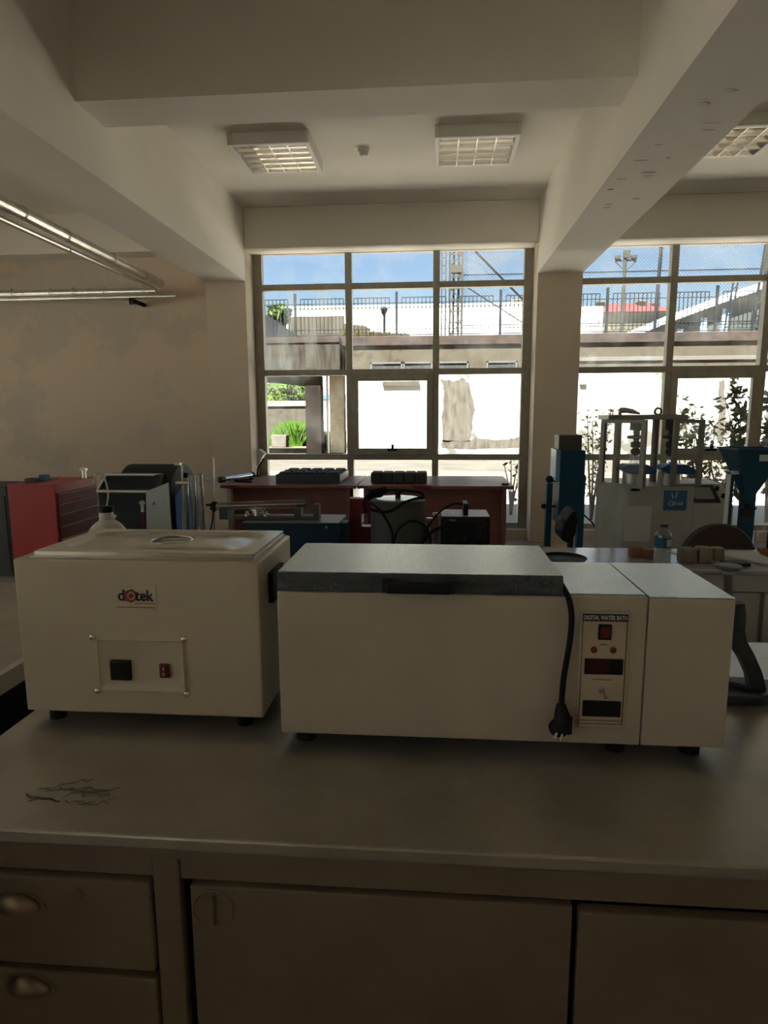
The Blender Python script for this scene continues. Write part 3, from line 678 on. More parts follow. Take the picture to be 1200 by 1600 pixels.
# black power supply
Y = 2.60; x0, x1 = WX(689, 820, Y), WX(766, 820, Y); z1 = WZ(728, 808, Y)
t = thing('power_supply', 'black boxed power supply with top handle and printed front panel', 'power supply', ((x0+x1)/2, 2.68, ZT))
part('case', MB().box(x0, x1, Y, Y+.20, ZT, z1, .004), m_dark, t)
part('top_cover', MB().box(x0+.002, x1-.002, Y+.004, Y+.198, z1-.001, z1+.002), mat('worn_top_cover', (.20, .17, .15), .4, .3, col2=(.14, .12, .11), nscale=20), t)
fp = part('front_panel', MB().box(x0+.008, x1-.012, Y-.003, Y+.001, ZT+.004, z1-.008, .001), m_black, t)
ln = MB(); fx0, fx1 = x0+.014, x1-.022; fz1 = z1-.018
ln.box(fx0, fx1, Y-.004, Y-.003, fz1, fz1+.0015).box(fx0, fx0+.0015, Y-.004, Y-.003, ZT+.01, fz1).box(fx1-.0015, fx1, Y-.004, Y-.003, ZT+.01, fz1)
part('printed_border', ln, m_grey, fp)
for i, (u, v) in enumerate(((.3, .55), (.5, .55), (.72, .6), (.72, .42))):
    part('dial', MB().lathe((fx0+(fx1-fx0)*u, Y-.003, ZT+(fz1-ZT)*v), [(.012, 0), (.011, -.006), (.006, -.008)], 18, 'Y'), m_dark, fp)
for i in range(5):
    part('printed_text', MB().box(fx0+(fx1-fx0)*.80, fx0+(fx1-fx0)*.92, Y-.0036, Y-.003, fz1-.025-.012*i, fz1-.0225-.012*i), m_grey, fp)
text_at('lettering', 'POLAS', (fx0+.035, Y-.0036, z1-.013), .009, m_label, fp, width=.028)
part('handle', MB().box(WX(724, 0, Y), WX(732, 0, Y), Y+.03, Y+.14, z1+.002, WZ(728, 790, Y+.06)+.012, .004), m_black, t)
part('power_cord', MB().tube(spline([W(735, 795, 2.70), W(725, 789, 2.70), W(710, 787, 2.69), W(695, 794, 2.68), W(682, 805, 2.62), W(672, 818, 2.60), W(664, 832, 2.60)], 8), .004, 8).tube(spline([W(692, 823, Y-.005), W(680, 828, 2.57), W(668, 838, 2.57), W(660, 850, 2.57)], 6), .006, 8), m_rubber, t)

# round pan on the bench
c = W(884, 873, 2.58)
single('pan', MB().lathe((.535, 2.60, ZT), [(.001, 0), (.085, 0), (.098, .012), (.096, .014), (.082, .004), (.001, .004)], 36), m_dark, 'dark shallow round pan on the rear bench beside the grey lid', 'pan', (.535, 2.60, ZT))

# water bottle
Y = 2.56; cx = WX(1036, 850, Y); H = WZ(1036, 818, Y)-ZT
t = thing('water_bottle', 'clear plastic water bottle with dark cap and blue label', 'bottle', (cx, Y, ZT))
R = .033; prof = [(.001, .002), (R*.9, 0), (R, .01)]
for k in range(5): prof += [(R*.93, .015+.013*k), (R, .021+.013*k)]
prof += [(R*.98, H*.43), (R*.98, H*.68), (R*.92, H*.74), (R*.62, H*.84), (R*.42, H*.88), (R*.42, H*.93)]
part('body', MB().lathe((cx, Y, ZT), prof, 28, caps=False), glass_mat('bottle_plastic', (.80, .84, .86), .17), t)
part('label', MB().lathe((cx, Y, ZT), [(R*1.0, H*.44), (R*1.0, H*.67)], 28, caps=False), m_bluelabel, t, 'blue wrapped paper label')
part('label_print', MB().prism([(cx+.002, ZT+H*.47), (cx+.020, ZT+H*.47), (cx+.020, ZT+H*.64), (cx+.002, ZT+H*.64)], Y-R-.003, Y-R*.78), m_label, t)
part('cap', MB().lathe((cx, Y, ZT+H*.92), [(.001, 0), (.0155, 0), (.0155, H*.07), (.013, H*.08), (.001, H*.08)], 24), mat('cap_navy', (.03, .03, .05), .4), t)

# specimen blocks on the bench
def block(px, py0, py1, wpx, Y, m, label, cat, grp, rs, name):
    rnd = random.Random(rs); cx = WX(px, 860, Y); hw = (WX(px+wpx/2, 860, Y)-WX(px-wpx/2, 860, Y))/2; h = WZ(px, py0, Y)-ZT
    mb = MB().box(cx-hw, cx+hw, Y-hw, Y+hw, ZT, ZT+h, hw*.28, 3)
    for v in mb.bm.verts:
        if v.co.z > ZT+.004: v.co += Vector((rnd.uniform(-1, 1), rnd.uniform(-1, 1), rnd.uniform(-1, 1)))*hw*.08
    single(name, mb, m, label, cat, (cx, Y, ZT), grp)
block(1074, 856, 0, 24, 2.60, m_stone, 'rough tan stone cube, leftmost of the three by the brown chair', 'stone cube', 'tan specimen cubes on the rear bench', 1, 'stone_cube')
block(1099, 854, 0, 22, 2.60, m_stone, 'rough tan stone cube, middle of the three by the brown chair', 'stone cube', 'tan specimen cubes on the rear bench', 2, 'stone_cube')
block(1121, 855, 0, 17, 2.62, m_stone, 'rounded tan stone cube, rightmost of the three by the brown chair', 'stone cube', 'tan specimen cubes on the rear bench', 3, 'stone_cube')
block(993, 853, 0, 18, 2.68, m_brick, 'reddish brown cube left of the water bottle, the left one', 'specimen cube', 'reddish cubes left of the water bottle', 4, 'specimen_cube')
block(1012, 857, 0, 17, 2.66, m_brick, 'reddish brown cube nearest the water bottle', 'specimen cube', 'reddish cubes left of the water bottle', 5, 'specimen_cube')
t = thing('tray', 'flat white tray at the right end of the rear bench', 'tray', (1.37, 2.66, ZT))
part('tray_bottom', MB().prism([(1.14, 2.80), (1.40, 2.80), (1.75, 2.50), (1.36, 2.50)], ZT, ZT+.006, 'XY'), m_label, t)
part('rim', MB().tube([(1.14, 2.80, ZT+.008), (1.36, 2.50, ZT+.008), (1.75, 2.50, ZT+.008)], .006, 8), m_white, t)
single('steel_ruler', MB().box(1.09, 1.115, 2.52, 2.82, ZT, ZT+.004, .001, rot=Matrix.Rotation(math.radians(35), 3, 'Z')), m_white, 'long pale strip lying beside the stone cubes', 'ruler', (1.10, 2.67, ZT))
single('black_case', MB().box(WX(1137, 0, 2.5), WX(1176, 0, 2.5), 2.49, 2.55, ZT+.008, ZT+.022, .003), m_blue2 if False else m_dark, 'flat black case at the front edge of the white tray', 'case', (1.25, 2.52, ZT+.008))
single('pestle', MB().tube([W(1184, 858, 2.66), W(1192, 861, 2.66), W(1206, 866, 2.66), W(1216, 868, 2.66)], [.006, .016, .018, .012], 14), m_terracotta, 'terracotta coloured stick lying on the white tray, cut by the right edge', 'pestle', (1.5, 2.66, ZT+.006))

# ================================================================== MACHINES BEHIND THE REAR BENCH
# compression / shear tester
Y = 4.25; g = lambda a, b, y=Y: W(a, b, y); X = lambda a, y=Y: WX(a, 780, y); Z = lambda b, y=Y: WZ(1010, b, y)
t = thing('testing_machine', 'tall warm grey loading machine with open guard frame and touch screen console', 'testing machine', (X(1035), 4.5, FZ))
xa, xb, xc = WX(931, 780, Y+.55), X(1084), X(1146)
zt_ = Z(760); rc = .09
body = [(xa, Y+.55)] + [(xa+rc-rc*math.cos(math.radians(a)), Y+rc-rc*math.sin(math.radians(a))) for a in range(0, 91, 15)] + [(xb, Y), (xb, Y+.55)]
part('cabinet', MB().prism(body, FZ, zt_, 'XY'), m_machine, t)
con = MB().prism([(Y-.01, FZ), (Y-.01, Z(789)), (Y+.17, Z(760)), (Y+.45, Z(758)), (Y+.45, FZ)], xb+.002, xc, 'YZ', .004)
co = part('console', con, m_machine, t)
sl_ = (Z(760)-Z(789))/.18
def slab(mb, u0, u1, v0, v1, th):
    c0 = Vector((0, Y-.01, Z(789))); dy = Vector((0, .18, Z(760)-Z(789))); nn = Vector((0, -dy.z, dy.y)).normalized()*th
    q = [Vector((u0, 0, 0))+c0+dy*v0, Vector((u1, 0, 0))+c0+dy*v0, Vector((u1, 0, 0))+c0+dy*v1, Vector((u0, 0, 0))+c0+dy*v1]
    mb.rings([[p-nn*.2 for p in q], [p+nn for p in q]])
mb = MB(); slab(mb, X(1086), X(1128), .12, .92, .006); fr_ = part('touch_screen', mb, m_black, co)
mb = MB(); slab(mb, X(1090), X(1121), .25, .80, .008); part('display', mb, mat('lcd_grey', (.22, .23, .23), .2), fr_)
mb = MB()
for (px, v) in ((1131, .72), (1136, .38)):
    c = Vector((X(px), Y-.01+.18*v, Z(789)+(Z(760)-Z(789))*v)); mb.tube([c, c+Vector((0, -.01, .02))], .014, 14)
part('knob', mb, m_black, co)
# columns, crosshead
zb_, zc_ = zt_, Z(656)
for px, yy in ((960, Y+.16), (1018, Y+.30)): part('column', MB().cyl((X(px, yy), yy, zb_), (X(px, yy), yy, zc_), .024, 18), m_frame, t)
part('crosshead', MB().box(X(951), X(1076), Y+.10, Y+.38, zc_, Z(648), .004), m_frame, t)
part('lifting_eye', MB().torus((X(1020, Y+.2), Y+.2, WZ(1020, 643, Y+.2)), .022, .006, 'Y', 24).cyl((X(1020, Y+.2), Y+.2, Z(650)), (X(1020, Y+.2), Y+.2, Z(647)), .01), m_dark, t)
part('pin', MB().tube([(X(962, Y+.14), Y+.14, Z(656)), (X(962, Y+.14), Y+.14, Z(640)), (X(962, Y+.14), Y+.14, Z(638))], [.011, .011, .004], 12), m_frame, t)
# guard frames
def gframe(mb, p, q, z0, z1, w_=.03):
    p, q = Vector((*p, 0)), Vector((*q, 0)); u = (q-p).normalized()*w_; v = Vector((-u.y, u.x, 0)).normalized()*.012
    def pr(a, b, za, zb): mb.rings([[Vector((*(c.xy), za)) for c in (a-v, b-v, b+v, a+v)], [Vector((*(c.xy), zb)) for c in (a-v, b-v, b+v, a+v)]])
    pr(p, p+u, z0, z1); pr(q-u, q, z0, z1); pr(p, q, z1, z1+.022); pr(p, q, z0-.012, z0+.006)
zg0, zg1 = zt_+.012, Z(661)
mb = MB(); gframe(mb, (X(935, Y+.12), Y+.12), (X(1004, Y-.12), Y-.12), zg0, zg1); d1 = part('guard_door', mb, m_frame, t, 'guard door swung half open')
part('door_handle', MB().sphere((X(991, Y-.10), Y-.11, zt_-.01), .02, (1.6, .6, .5)), m_black, d1)
mb = MB(); gframe(mb, (X(1046, Y-.02), Y-.02), (X(1092, Y+.03), Y+.03), zg0, zg1); part('guard_door', mb, m_frame, t)
for a, b in (((X(937, Y+.12), Y+.122), (X(1003, Y-.118), Y-.114)),):
    p, q = Vector((*a, 0)), Vector((*b, 0)); v = Vector((0, .004, 0))
    part('guard_pane', MB().rings([[Vector((*c.xy, zg0)) for c in (p, q, q+v, p+v)], [Vector((*c.xy, zg1)) for c in (p, q, q+v, p+v)]]), m_guard, d1)
# loading trains
def train(px, yy, glass, name):
    x = X(px, yy); zz = lambda b: WZ(px, b, yy); s = MB()
    s.lathe((x, yy, 0), [(.045, zc_), (.045, zz(672)), (.02, zz(673)), (.02, zz(680)), (.058, zz(681)), (.058, zz(685)), (.018, zz(686)), (.018, zz(690)), (.034, zz(691)), (.034, zz(698)), (.018, zz(700)), (.032, zz(703)), (.032, zz(708)), (.012, zz(712))], 22)
    part('loading_ram', s, m_grey, t)
    c = part('pressure_cell', MB().lathe((x, yy, 0), [(.030, zz(712)), (.036, zz(720)), (.036, zz(738)), (.03, zz(742))], 22), m_labglass, t)
    part('cell_base', MB().lathe((x, yy, 0), [(.075, zt_), (.075, zz(737)), (.06, zz(733)), (.001, zz(733))], 30), m_steel, t)
train(989, Y+.10, True, 'a')
train(1043, Y+.14, True, 'b')
cl = MB()
for px, yy, a, b in ((989, Y+.10, 966, 1020), (1043, Y+.14, 1027, 1080)):
    z0_, z1_ = WZ(px, 738, yy), WZ(px, 726, yy); x0_, x1_ = WX(a, 730, yy), WX(b, 730, yy)
    cl.prism([(x0_, z0_+.035), (x0_+.04, z1_+.006), (x1_-.06, z1_+.006), (x1_, z0_+.022), (x1_-.005, z0_-.006), (x0_+.05, z0_-.004)], yy-.085, yy+.06, 'XZ', .004)
part('clamp_ring', cl, m_blue2, t)
part('logo_plate', MB().box(X(1037), X(1073), Y-.004, Y, Z(797), Z(766)), m_bluelabel, t)
lg = MB(); lx, lz = X(1055), Z(781)
lg.prism([(lx-.030, lz+.045), (lx-.024, lz+.045), (lx-.012, lz+.012), (lx-.020, lz+.012)], Y-.006, Y-.004).prism([(lx-.004, lz+.012), (lx+.004, lz+.012), (lx+.012, lz+.055), (lx+.006, lz+.055)], Y-.006, Y-.004)
lg.torus((lx-.025, Y-.005, lz-.022), .016, .003, 'Y', 18).torus((lx-.008, Y-.005, lz-.022), .010, .0025, 'Y', 18)
for k, (a, h_) in enumerate(((.014, .006), (.024, .010), (.034, .006), (.044, .014))): lg.box(lx+a-.004, lx+a+.003, Y-.006, Y-.004, lz-.032, lz-.026+h_)
part('logo_mark', lg, m_label, t)
single('paper_sheet', MB().box(X(978), X(1019), Y-.003, Y-.001, Z(846), Z(791)), m_paper, 'blank looking white sheet taped to the front of the grey machine', 'paper sheet', (X(998), Y-.002, Z(820)))
gl = W(985, 645, Y+.22)
single('glove', MB().tube(spline([W(968, 641, Y+.22), W(976, 641, Y+.22), W(988, 643, Y+.22), W(1000, 646.5, Y+.22)], 5), [.012, .02, .02, .02, .02, .02, .02, .018, .018, .018, .018, .016, .012, .010, .008, .005], 10), m_dark if False else m_machine, 'crumpled grey glove lying on top of the machine crosshead', 'glove', (gl.x, gl.y, Z(648)))

# tilting dark blue drum unit
Y = 5.0; X = lambda a, y=Y: WX(a, 780, y); Z = lambda b, y=Y: WZ(890, b, y)
t = thing('tilting_shaker', 'dark petrol blue upright box unit pivoted between two blue posts', 'machine', (X(888), 5.1, FZ))
part('body', MB().prism([(X(874), Z(704)), (X(912), Z(704)), (X(912), Z(812)), (X(907), Z(819)), (X(873), Z(819)), (X(873), Z(800))], Y, Y+.25, 'XZ', .004), m_blue, t)
part('side_sheet', MB().box(X(867), X(873.5), Y+.01, Y+.24, Z(752), Z(703)), m_ltblue, t)
part('top_box', MB().box(X(872), X(908), Y+.05, Y+.24, Z(704), Z(680), .004), mat('brown_grey_cover', (.09, .075, .06), .5), t)
for a, b, zt2 in ((857, 866, 757), (908, 918, 752)):
    part('leg', MB().box(X(a), X(b), Y+.08, Y+.15, FZ, Z(zt2), .004), m_blue, t)
part('axle', MB().cyl((X(860), Y+.12, Z(752)), (X(917), Y+.12, Z(752)), .018, 14).sphere((X(861), Y+.10, Z(751)), .03).sphere((X(915), Y+.10, Z(750)), .028, (.8, 1, 1.3)), m_dark, t)
part('crank_handle', MB().cyl((X(853), Y+.10, Z(794)), (X(874), Y+.10, Z(794)), .009, 10).sphere((X(853.5), Y+.10, Z(794)), .022), m_black, t)
part('foot_bar', MB().box(X(855), X(920), Y-.1, Y+.4, FZ, FZ+.06, .004), m_blue, t)
part('cable', MB().tube(spline([(X(916), Y+.1, Z(806)), W(924, 815, Y), W(929, 823, Y)], 4), .006, 8), m_rubber, t)
# hopper on stand
Y = 3.55; X = lambda a, y=Y: WX(a, 780, y); Z = lambda b, y=Y: WZ(1180, b, y)
t = thing('hopper', 'petrol blue funnel hopper on a blue stand at the right edge', 'hopper', (X(1192), 3.7, FZ))
cxh = X(1188); hw = X(1188)-X(1150); nk = .035; yh = Y+.14
def sq(h, z): return [(cxh-h, yh-h, z), (cxh+h, yh-h, z), (cxh+h, yh+h, z), (cxh-h, yh+h, z)]
part('funnel', MB().rings([sq(hw*1.0, Z(702)), sq(nk*.9, Z(775)), sq(nk*.9, Z(862))], False, False).rings([sq(hw-.004, Z(702)), sq(nk*.7, Z(775))], False, False), m_blue, t)
part('rim', MB().rings([sq(hw+.005, Z(704)), sq(hw+.005, Z(701.5)), sq(hw-.006, Z(701.5)), sq(hw-.006, Z(704))], False, False), m_blue, t)
part('label', MB().box(X(1184), X(1210), Y-.012+.03, Y-.009+.03, Z(721), Z(711)), m_label, t)
part('stand_leg', MB().box(X(1153), X(1158.5), Y+.1, Y+.14, FZ, Z(744), .002), m_blue, t)
part('stand_leg', MB().box(X(1225), X(1231), Y+.1, Y+.14, FZ, Z(744), .002), m_blue, t)
part('stand_frame', MB().box(X(1151), X(1153), Y+.1, Y+.14, FZ, Z(740)).box(X(1151), X(1231), Y+.1, Y+.14, Z(744), Z(739)), m_white, t)
part('lower_post', MB().box(cxh-.02, cxh+.02, yh-.02, yh+.02, FZ, Z(862), .002), m_blue, t)
part('gate_valve', MB().box(X(1173), X(1189), yh-.06, yh-.02, Z(812), Z(799), .004).box(X(1176), X(1194), yh-.07, yh-.05, Z(799), Z(796)).sphere((X(1178), yh-.06, Z(793)), .012), m_dark, t)
ZBK = WZ(1170, 829, 4.08)-.165; c = W(1170, 850, 4.08); single('glass_beaker', MB().lathe((c.x, 4.08, ZBK), [(.060, 0), (.055, .03), (.042, .16), (.040, .165)], 24, caps=False).box(c.x-.05, c.x+.05, 4.03, 4.13, ZBK-.02, ZBK), m_labglass, 'upturned glass beaker behind the brown chair near the hopper', 'beaker', (c.x, 4.08, ZBK-.02))
t = thing('side_stand', 'small grey pedestal under the glass beaker behind the rear bench', 'pedestal', (c.x, 4.08, FZ))
part('post', MB().cyl((c.x, 4.08, FZ+.02), (c.x, 4.08, ZBK-.04), .02), m_dark, t); part('plate', MB().box(c.x-.08, c.x+.08, 4.0, 4.16, ZBK-.04, ZBK-.02, .002).box(c.x-.1, c.x+.1, 3.98, 4.18, FZ, FZ+.02), m_dark, t)

# chairs
def chair_base(t, x, y, seatz, m, r=.2):
    part('seat', MB().lathe((x, y, seatz-.07), [(.001, 0), (r*.9, 0), (r, .02), (r, .05), (r*.92, .07), (.001, .072)], 32), m, t)
    part('column', MB().cyl((x, y, FZ+.08), (x, y, seatz-.07), .025), m_dark, t)
    for k in range(5):
        a = 2*math.pi*k/5; part('base_leg', MB().tube([(x, y, FZ+.09), (x+.28*math.cos(a), y+.28*math.sin(a), FZ+.06)], [.022, .012], 10).sphere((x+.28*math.cos(a), y+.28*math.sin(a), FZ+.028), .027), m_dark, t)
Y = 3.25; c = W(1122, 860, Y)
t = thing('office_chair', 'office chair with rounded dark brown backrest seen from behind the rear bench', 'chair', (c.x, Y, FZ))
chair_base(t, c.x, Y-.28 if False else Y+.26, .42, m_fabric, .22)
hwc = (WX(1181, 0, Y)-WX(1064, 0, Y))/2; ztp = WZ(1122, 820, Y); pr = []
for k in range(33):
    a = math.pi*k/32; pr.append((c.x+hwc*math.cos(a), ztp-.21+.21*math.sin(a)))
pr += [(c.x-hwc*.9, ztp-.33), (c.x+hwc*.9, ztp-.33)]
part('backrest', MB().prism(pr, Y-.02, Y+.04, 'XZ', .012), m_fabric, t)
part('back_trim', MB().tube([(c.x+(hwc+.003)*math.cos(math.pi*k/32), Y-.012, ztp-.21+.213*math.sin(math.pi*k/32)) for k in range(33)], .006, 8), m_grey, t)
part('back_support', MB().box(c.x-.025, c.x+.025, Y+.04, Y+.06, .38, ztp-.2, .004).box(c.x-.025, c.x+.025, Y+.04, Y+.26, .33, .35), m_dark, t)
Y = 3.3; X = lambda a: WX(a, 830, Y); Z = lambda b: WZ(885, b, Y)
t = thing('office_chair', 'black chair seen side on with slim backrest in front of the blue unit', 'chair', (X(880), Y, FZ))
chair_base(t, X(868), Y, .50, m_dark, .19)
prb = [(X(894), Z(793)), (X(886), Z(795)), (X(876), Z(811)), (X(871), Z(828)), (X(872), Z(838)), (X(880), Z(843)), (X(888), Z(841)), (X(894), Z(828)), (X(895), Z(810))]
part('backrest', MB().prism(prb, Y-.10, Y+.10, 'XZ', .012), m_rubber, t)
part('back_support', MB().box(X(888), X(895), Y-.025, Y+.025, .40, Z(826), .004).box(X(868), X(895), Y-.025, Y+.025, .40, .42), m_black, t)
t = thing('stool', 'round brown topped stool just behind the rear bench by the left blue post', 'stool', (.70, 3.75, FZ))
part('seat', MB().lathe((.66, 3.72, .64), [(.001, 0), (.16, 0), (.175, .02), (.17, .05), (.001, .055)], 32), m_fabric, t)
for k in range(4):
    a = math.pi/4+math.pi/2*k; part('leg', MB().cyl((.66+.10*math.cos(a), 3.72+.10*math.sin(a), .65), (.66+.19*math.cos(a), 3.72+.19*math.sin(a), FZ), .012), m_steel, t)
# electric motor on floor? (left) drum machine
Y = 5.3; X = lambda a, y=Y: WX(a, 780, y); Z = lambda b, y=Y: WZ(200, b, y)
t = thing('drum_machine', 'large dark drum machine with cream rimmed hatch beside the red cabinet', 'machine', (X(210), 5.6, FZ))
dcz = .72; dr = 1.055-dcz
part('drum', MB().lathe((X(178), 5.66, dcz), [(.001, 0), (dr, 0), (dr, X(262)-X(178)), (dr*.93, X(262)-X(178)+.01), (.001, X(262)-X(178)+.01)], 56, 'X'), mat('drum_grey', (.03, .032, .034), .6, .1, spec=.2), t)
part('shroud', MB().prism([(5.32, FZ+.3), (5.32, Z(768)), (5.42, Z(744)), (5.60, Z(744)), (5.60, FZ+.3)], X(152), X(243), 'YZ'), m_dark, t)
hf = MB(); a_, b_, c_, d_ = Vector((X(152), 5.305, Z(768))), Vector((X(243), 5.305, Z(768))), Vector((WX(254, 743, 5.41), 5.405, Z(743.5))), Vector((WX(166, 743, 5.41), 5.405, Z(743.5)))
for p, q in ((a_, b_), (b_, c_), (c_, d_), (d_, a_)): hf.tube([p, q], .011, 8)
part('hatch_rim', hf, m_white, t)
part('bearing_post', MB().box(X(243), X(252), 5.30, 5.42, FZ, Z(742), .004), m_black, t)
part('side_guard', MB().prism([(X(270), Z(828)), (X(270), Z(776)), (X(284), Z(757)), (X(296), Z(757)), (X(296), Z(828))], 5.35, 5.5, 'XZ'), m_blue2, t)
part('stand', MB().box(X(160), X(290), 5.36, 5.9, FZ, FZ+.34), m_dark, t)
# red tool cabinet
Y = 5.1; X = lambda a, y=Y: WX(a, 800, y); Z = lambda b, y=Y: WZ(60, b, y)
x0, x1, y1, zt_ = X(14.5), X(88), 5.78, Z(757)
t = thing('tool_cabinet', 'bright red metal tool cabinet with dark red drawers on its right side', 'cabinet', ((x0+x1)/2, 5.4, FZ))
part('body', MB().box(x0, x1, Y, y1, FZ+.06, zt_, .006), m_red, t)
part('plinth', MB().box(x0+.03, x1-.03, Y+.03, y1-.03, FZ, FZ+.06), m_black, t)
zs = [zt_-.075, zt_-.165, zt_-.255, zt_-.36, zt_-.47, zt_-.60, zt_-.75]
for a, b in zip(zs, zs[1:]):
    d = part('drawer', MB().box(x1-.001, x1+.012, Y+.02, y1-.02, b+.006, a-.004, .003), m_redd, t)
    part('handle', MB().box(x1+.010, x1+.024, Y+.03, y1-.03, a-.018, a-.008, .003), m_steel if False else m_pink, d)
def small(name, mb, m, label, cat, loc): return single(name, mb, m, label, cat, loc)
def cab_item(px, py, y): return W(px, py, y)
c = W(52, 752, 5.3); small('hand_tool', MB().box(c.x-.05, c.x+.05, 5.25, 5.33, zt_, zt_+.035, .008), m_grey, 'small grey boxed tool on top of the red cabinet, leftmost', 'tool', (c.x, 5.3, zt_))
c = W(68, 750, 5.4); small('measuring_block', MB().box(c.x-.035, c.x+.035, 5.38, 5.45, zt_, zt_+.055, .008), m_bluelabel, 'small blue grey block on top of the red cabinet', 'block', (c.x, 5.4, zt_))
c = W(91, 750, 5.5); small('small_dish', MB().lathe((c.x-.03, 5.5, zt_), [(.001, 0), (.03, 0), (.04, .025), (.036, .025), (.028, .004), (.001, .004)], 20), m_pink, 'tiny reddish dish on the middle of the red cabinet top', 'dish', (c.x, 5.5, zt_))
t = thing('caliper_stand', 'small upright silver clamp standing on the red cabinet near its back', 'clamp', (x1-.05, 5.62, zt_)); xx = WX(127, 740, 5.62)-.01
xx = x1-.04
part('post', MB().box(xx-.012, xx, 5.61, 5.63, zt_, zt_+.10, .002).box(xx+.02, xx+.032, 5.61, 5.63, zt_, zt_+.10, .002), m_steel, t)
part('bar', MB().box(xx-.022, xx+.040, 5.60, 5.64, zt_+.075, zt_+.095, .002), m_steel, t)
# dark locker at the left edge
x1l = WX(13, 800, 5.95)
t = thing('metal_locker', 'dark grey metal locker cut off by the left edge of the photo', 'locker', (x1l-.25, 6.2, FZ))
part('body', MB().box(x1l-.5, x1l, 5.95, 6.45, FZ, WZ(5, 760, 5.95), .005), m_grey, t)
part('door', MB().box(x1l-.48, x1l-.02, 5.935, 5.95, FZ+.05, WZ(5, 775, 5.95), .003), m_grey, t)

# ================================================================== DESKS BY THE WINDOW
def desk(px0, px1, name_label, endm, right_end):
    x0, x1 = WX(px0, 757, 6.55), WX(px1, 762, 6.55); zt_ = .765
    t = thing('desk', name_label, 'desk', ((x0+x1)/2, 7.0, FZ))
    part('desktop', MB().box(x0, x1, 6.52, 7.60, zt_-.035, zt_, .006), m_wood, t)
    part('modesty_panel', MB().box(x0+.10, x1-.10 if right_end else x1-.05, 6.66, 6.685, .0, zt_-.035), m_wood, t)
    part('end_panel', MB().box(x0+.06, x0+.10, 6.56, 7.5, FZ, zt_-.035, .003), endm, t)
    part('end_panel', MB().box(x1-.11, x1-.07, 6.56, 7.5, FZ, zt_-.035, .003), m_wood, t)
    return t
desk(345, 557, 'reddish brown desk under the left part of the window, pale left end panel', m_deskgrey, False)
desk(558.5, 803, 'reddish brown desk under the right part of the window', m_wood, True)
DZ = .765
# tray with cube moulds
t = thing('mould_tray', 'low dark blue tray on the left desk holding dark rubber cubes', 'tray', (-1.40, 6.98, DZ))
tx0, tx1 = WX(431, 750, 6.7), WX(531, 750, 6.7); ty0, ty1 = 6.70, 7.40; th = .095
tr = MB().box(tx0, tx1, ty0, ty1, DZ, DZ+.008); tr.box(tx0, tx1, ty0, ty0+.01, DZ, DZ+th).box(tx0, tx1, ty1-.01, ty1, DZ, DZ+th).box(tx0, tx0+.01, ty0, ty1, DZ, DZ+th).box(tx1-.01, tx1, ty0, ty1, DZ, DZ+th)
part('tray_body', tr, m_dark if False else mat('tray_blue_black', (.03, .05, .075), .45), t)
def cube_mb(x, y, z, a, h, rs):
    rnd = random.Random(rs); mb = MB().box(x-a, x+a, y-a, y+a, z, z+h, a*.3, 3)
    return mb
cubes = []
nx, ny = 5, 3; k = 0
proto = None
rown = ['front row', 'middle row', 'back row']; coln = ['first', 'second', 'third', 'fourth', 'fifth']
for j in range(ny):
    for i in range(nx):
        x = tx0+.075+(tx1-tx0-.15)*i/(nx-1); y = ty0+.13+(ty1-ty0-.26)*j/(ny-1)
        lab = 'rubber cube in the blue tray, %s, %s from left' % (rown[j], coln[i])
        if proto is None:
            proto = single('rubber_cube', cube_mb(x, y, DZ+.0085, .058, .11, k), m_moulds, lab, 'rubber cube', (x, y, DZ+.0085), 'rubber cubes in the tray on the left desk')
        else:
            c = proto.copy(); COL.objects.link(c); c.location = (x, y, DZ+.0085); c['label'] = lab; c.rotation_euler.z = random.uniform(-.08, .08)
        k += 1
bx_0, bx_1 = WX(579, 750, 6.72), WX(667, 750, 6.72); proto2 = None
for j in range(2):
    for i in range(5):
        a = (bx_1-bx_0)/10; x = bx_0+a+2*a*i; y = 6.72+a+2*a*j
        lab = 'rubber cube standing on the right desk, %s, %s from left' % (['front row', 'back row'][j], coln[i])
        if proto2 is None: proto2 = single('rubber_cube', cube_mb(x, y, DZ+.0005, a*.985, .118, 9), m_moulds, lab, 'rubber cube', (x, y, DZ+.0005), 'rubber cubes standing on the right desk')
        else:
            c = proto2.copy(); COL.objects.link(c); c.location = (x, y, DZ+.0005); c['label'] = lab
# red cloth, rubber, wrenches, roll, lamp
c = W(657, 757, 6.6); single('red_cloth', MB().box(c.x-.10, c.x+.12, 6.50, 6.68, DZ+.0005, DZ+.006, .002).prism([(c.x-.10, DZ+.004), (c.x+.12, DZ+.004), (c.x+.09, DZ-.05), (c.x-.04, DZ-.03)], 6.508, 6.514), m_maroon, 'dark red cloth hanging over the front edge of the right desk', 'cloth', (c.x, 6.6, DZ))
c = W(789, 757, 6.65); single('rubber_eraser', MB().box(c.x-.035, c.x+.035, 6.62, 6.67, DZ+.0005, DZ+.018, .004), m_dark, 'tiny dark block on the right corner of the right desk', 'block', (c.x, 6.64, DZ))
p, q = W(347, 752, 6.72), W(392, 742, 7.28); p.z = q.z = DZ+.036
t = thing('glass_tube', 'long shiny tube lying on the left end of the left desk', 'tube', (p+q)/2-Vector((0, 0, .036)))
part('tube', MB().tube([p, q], .032, 18), m_labglass if False else m_chrome, t)
part('end_cap', MB().tube([p-(q-p).normalized()*.04, p+(q-p).normalized()*.03], .034, 18).tube([q, q+(q-p).normalized()*.04], .035, 18), m_black, t)
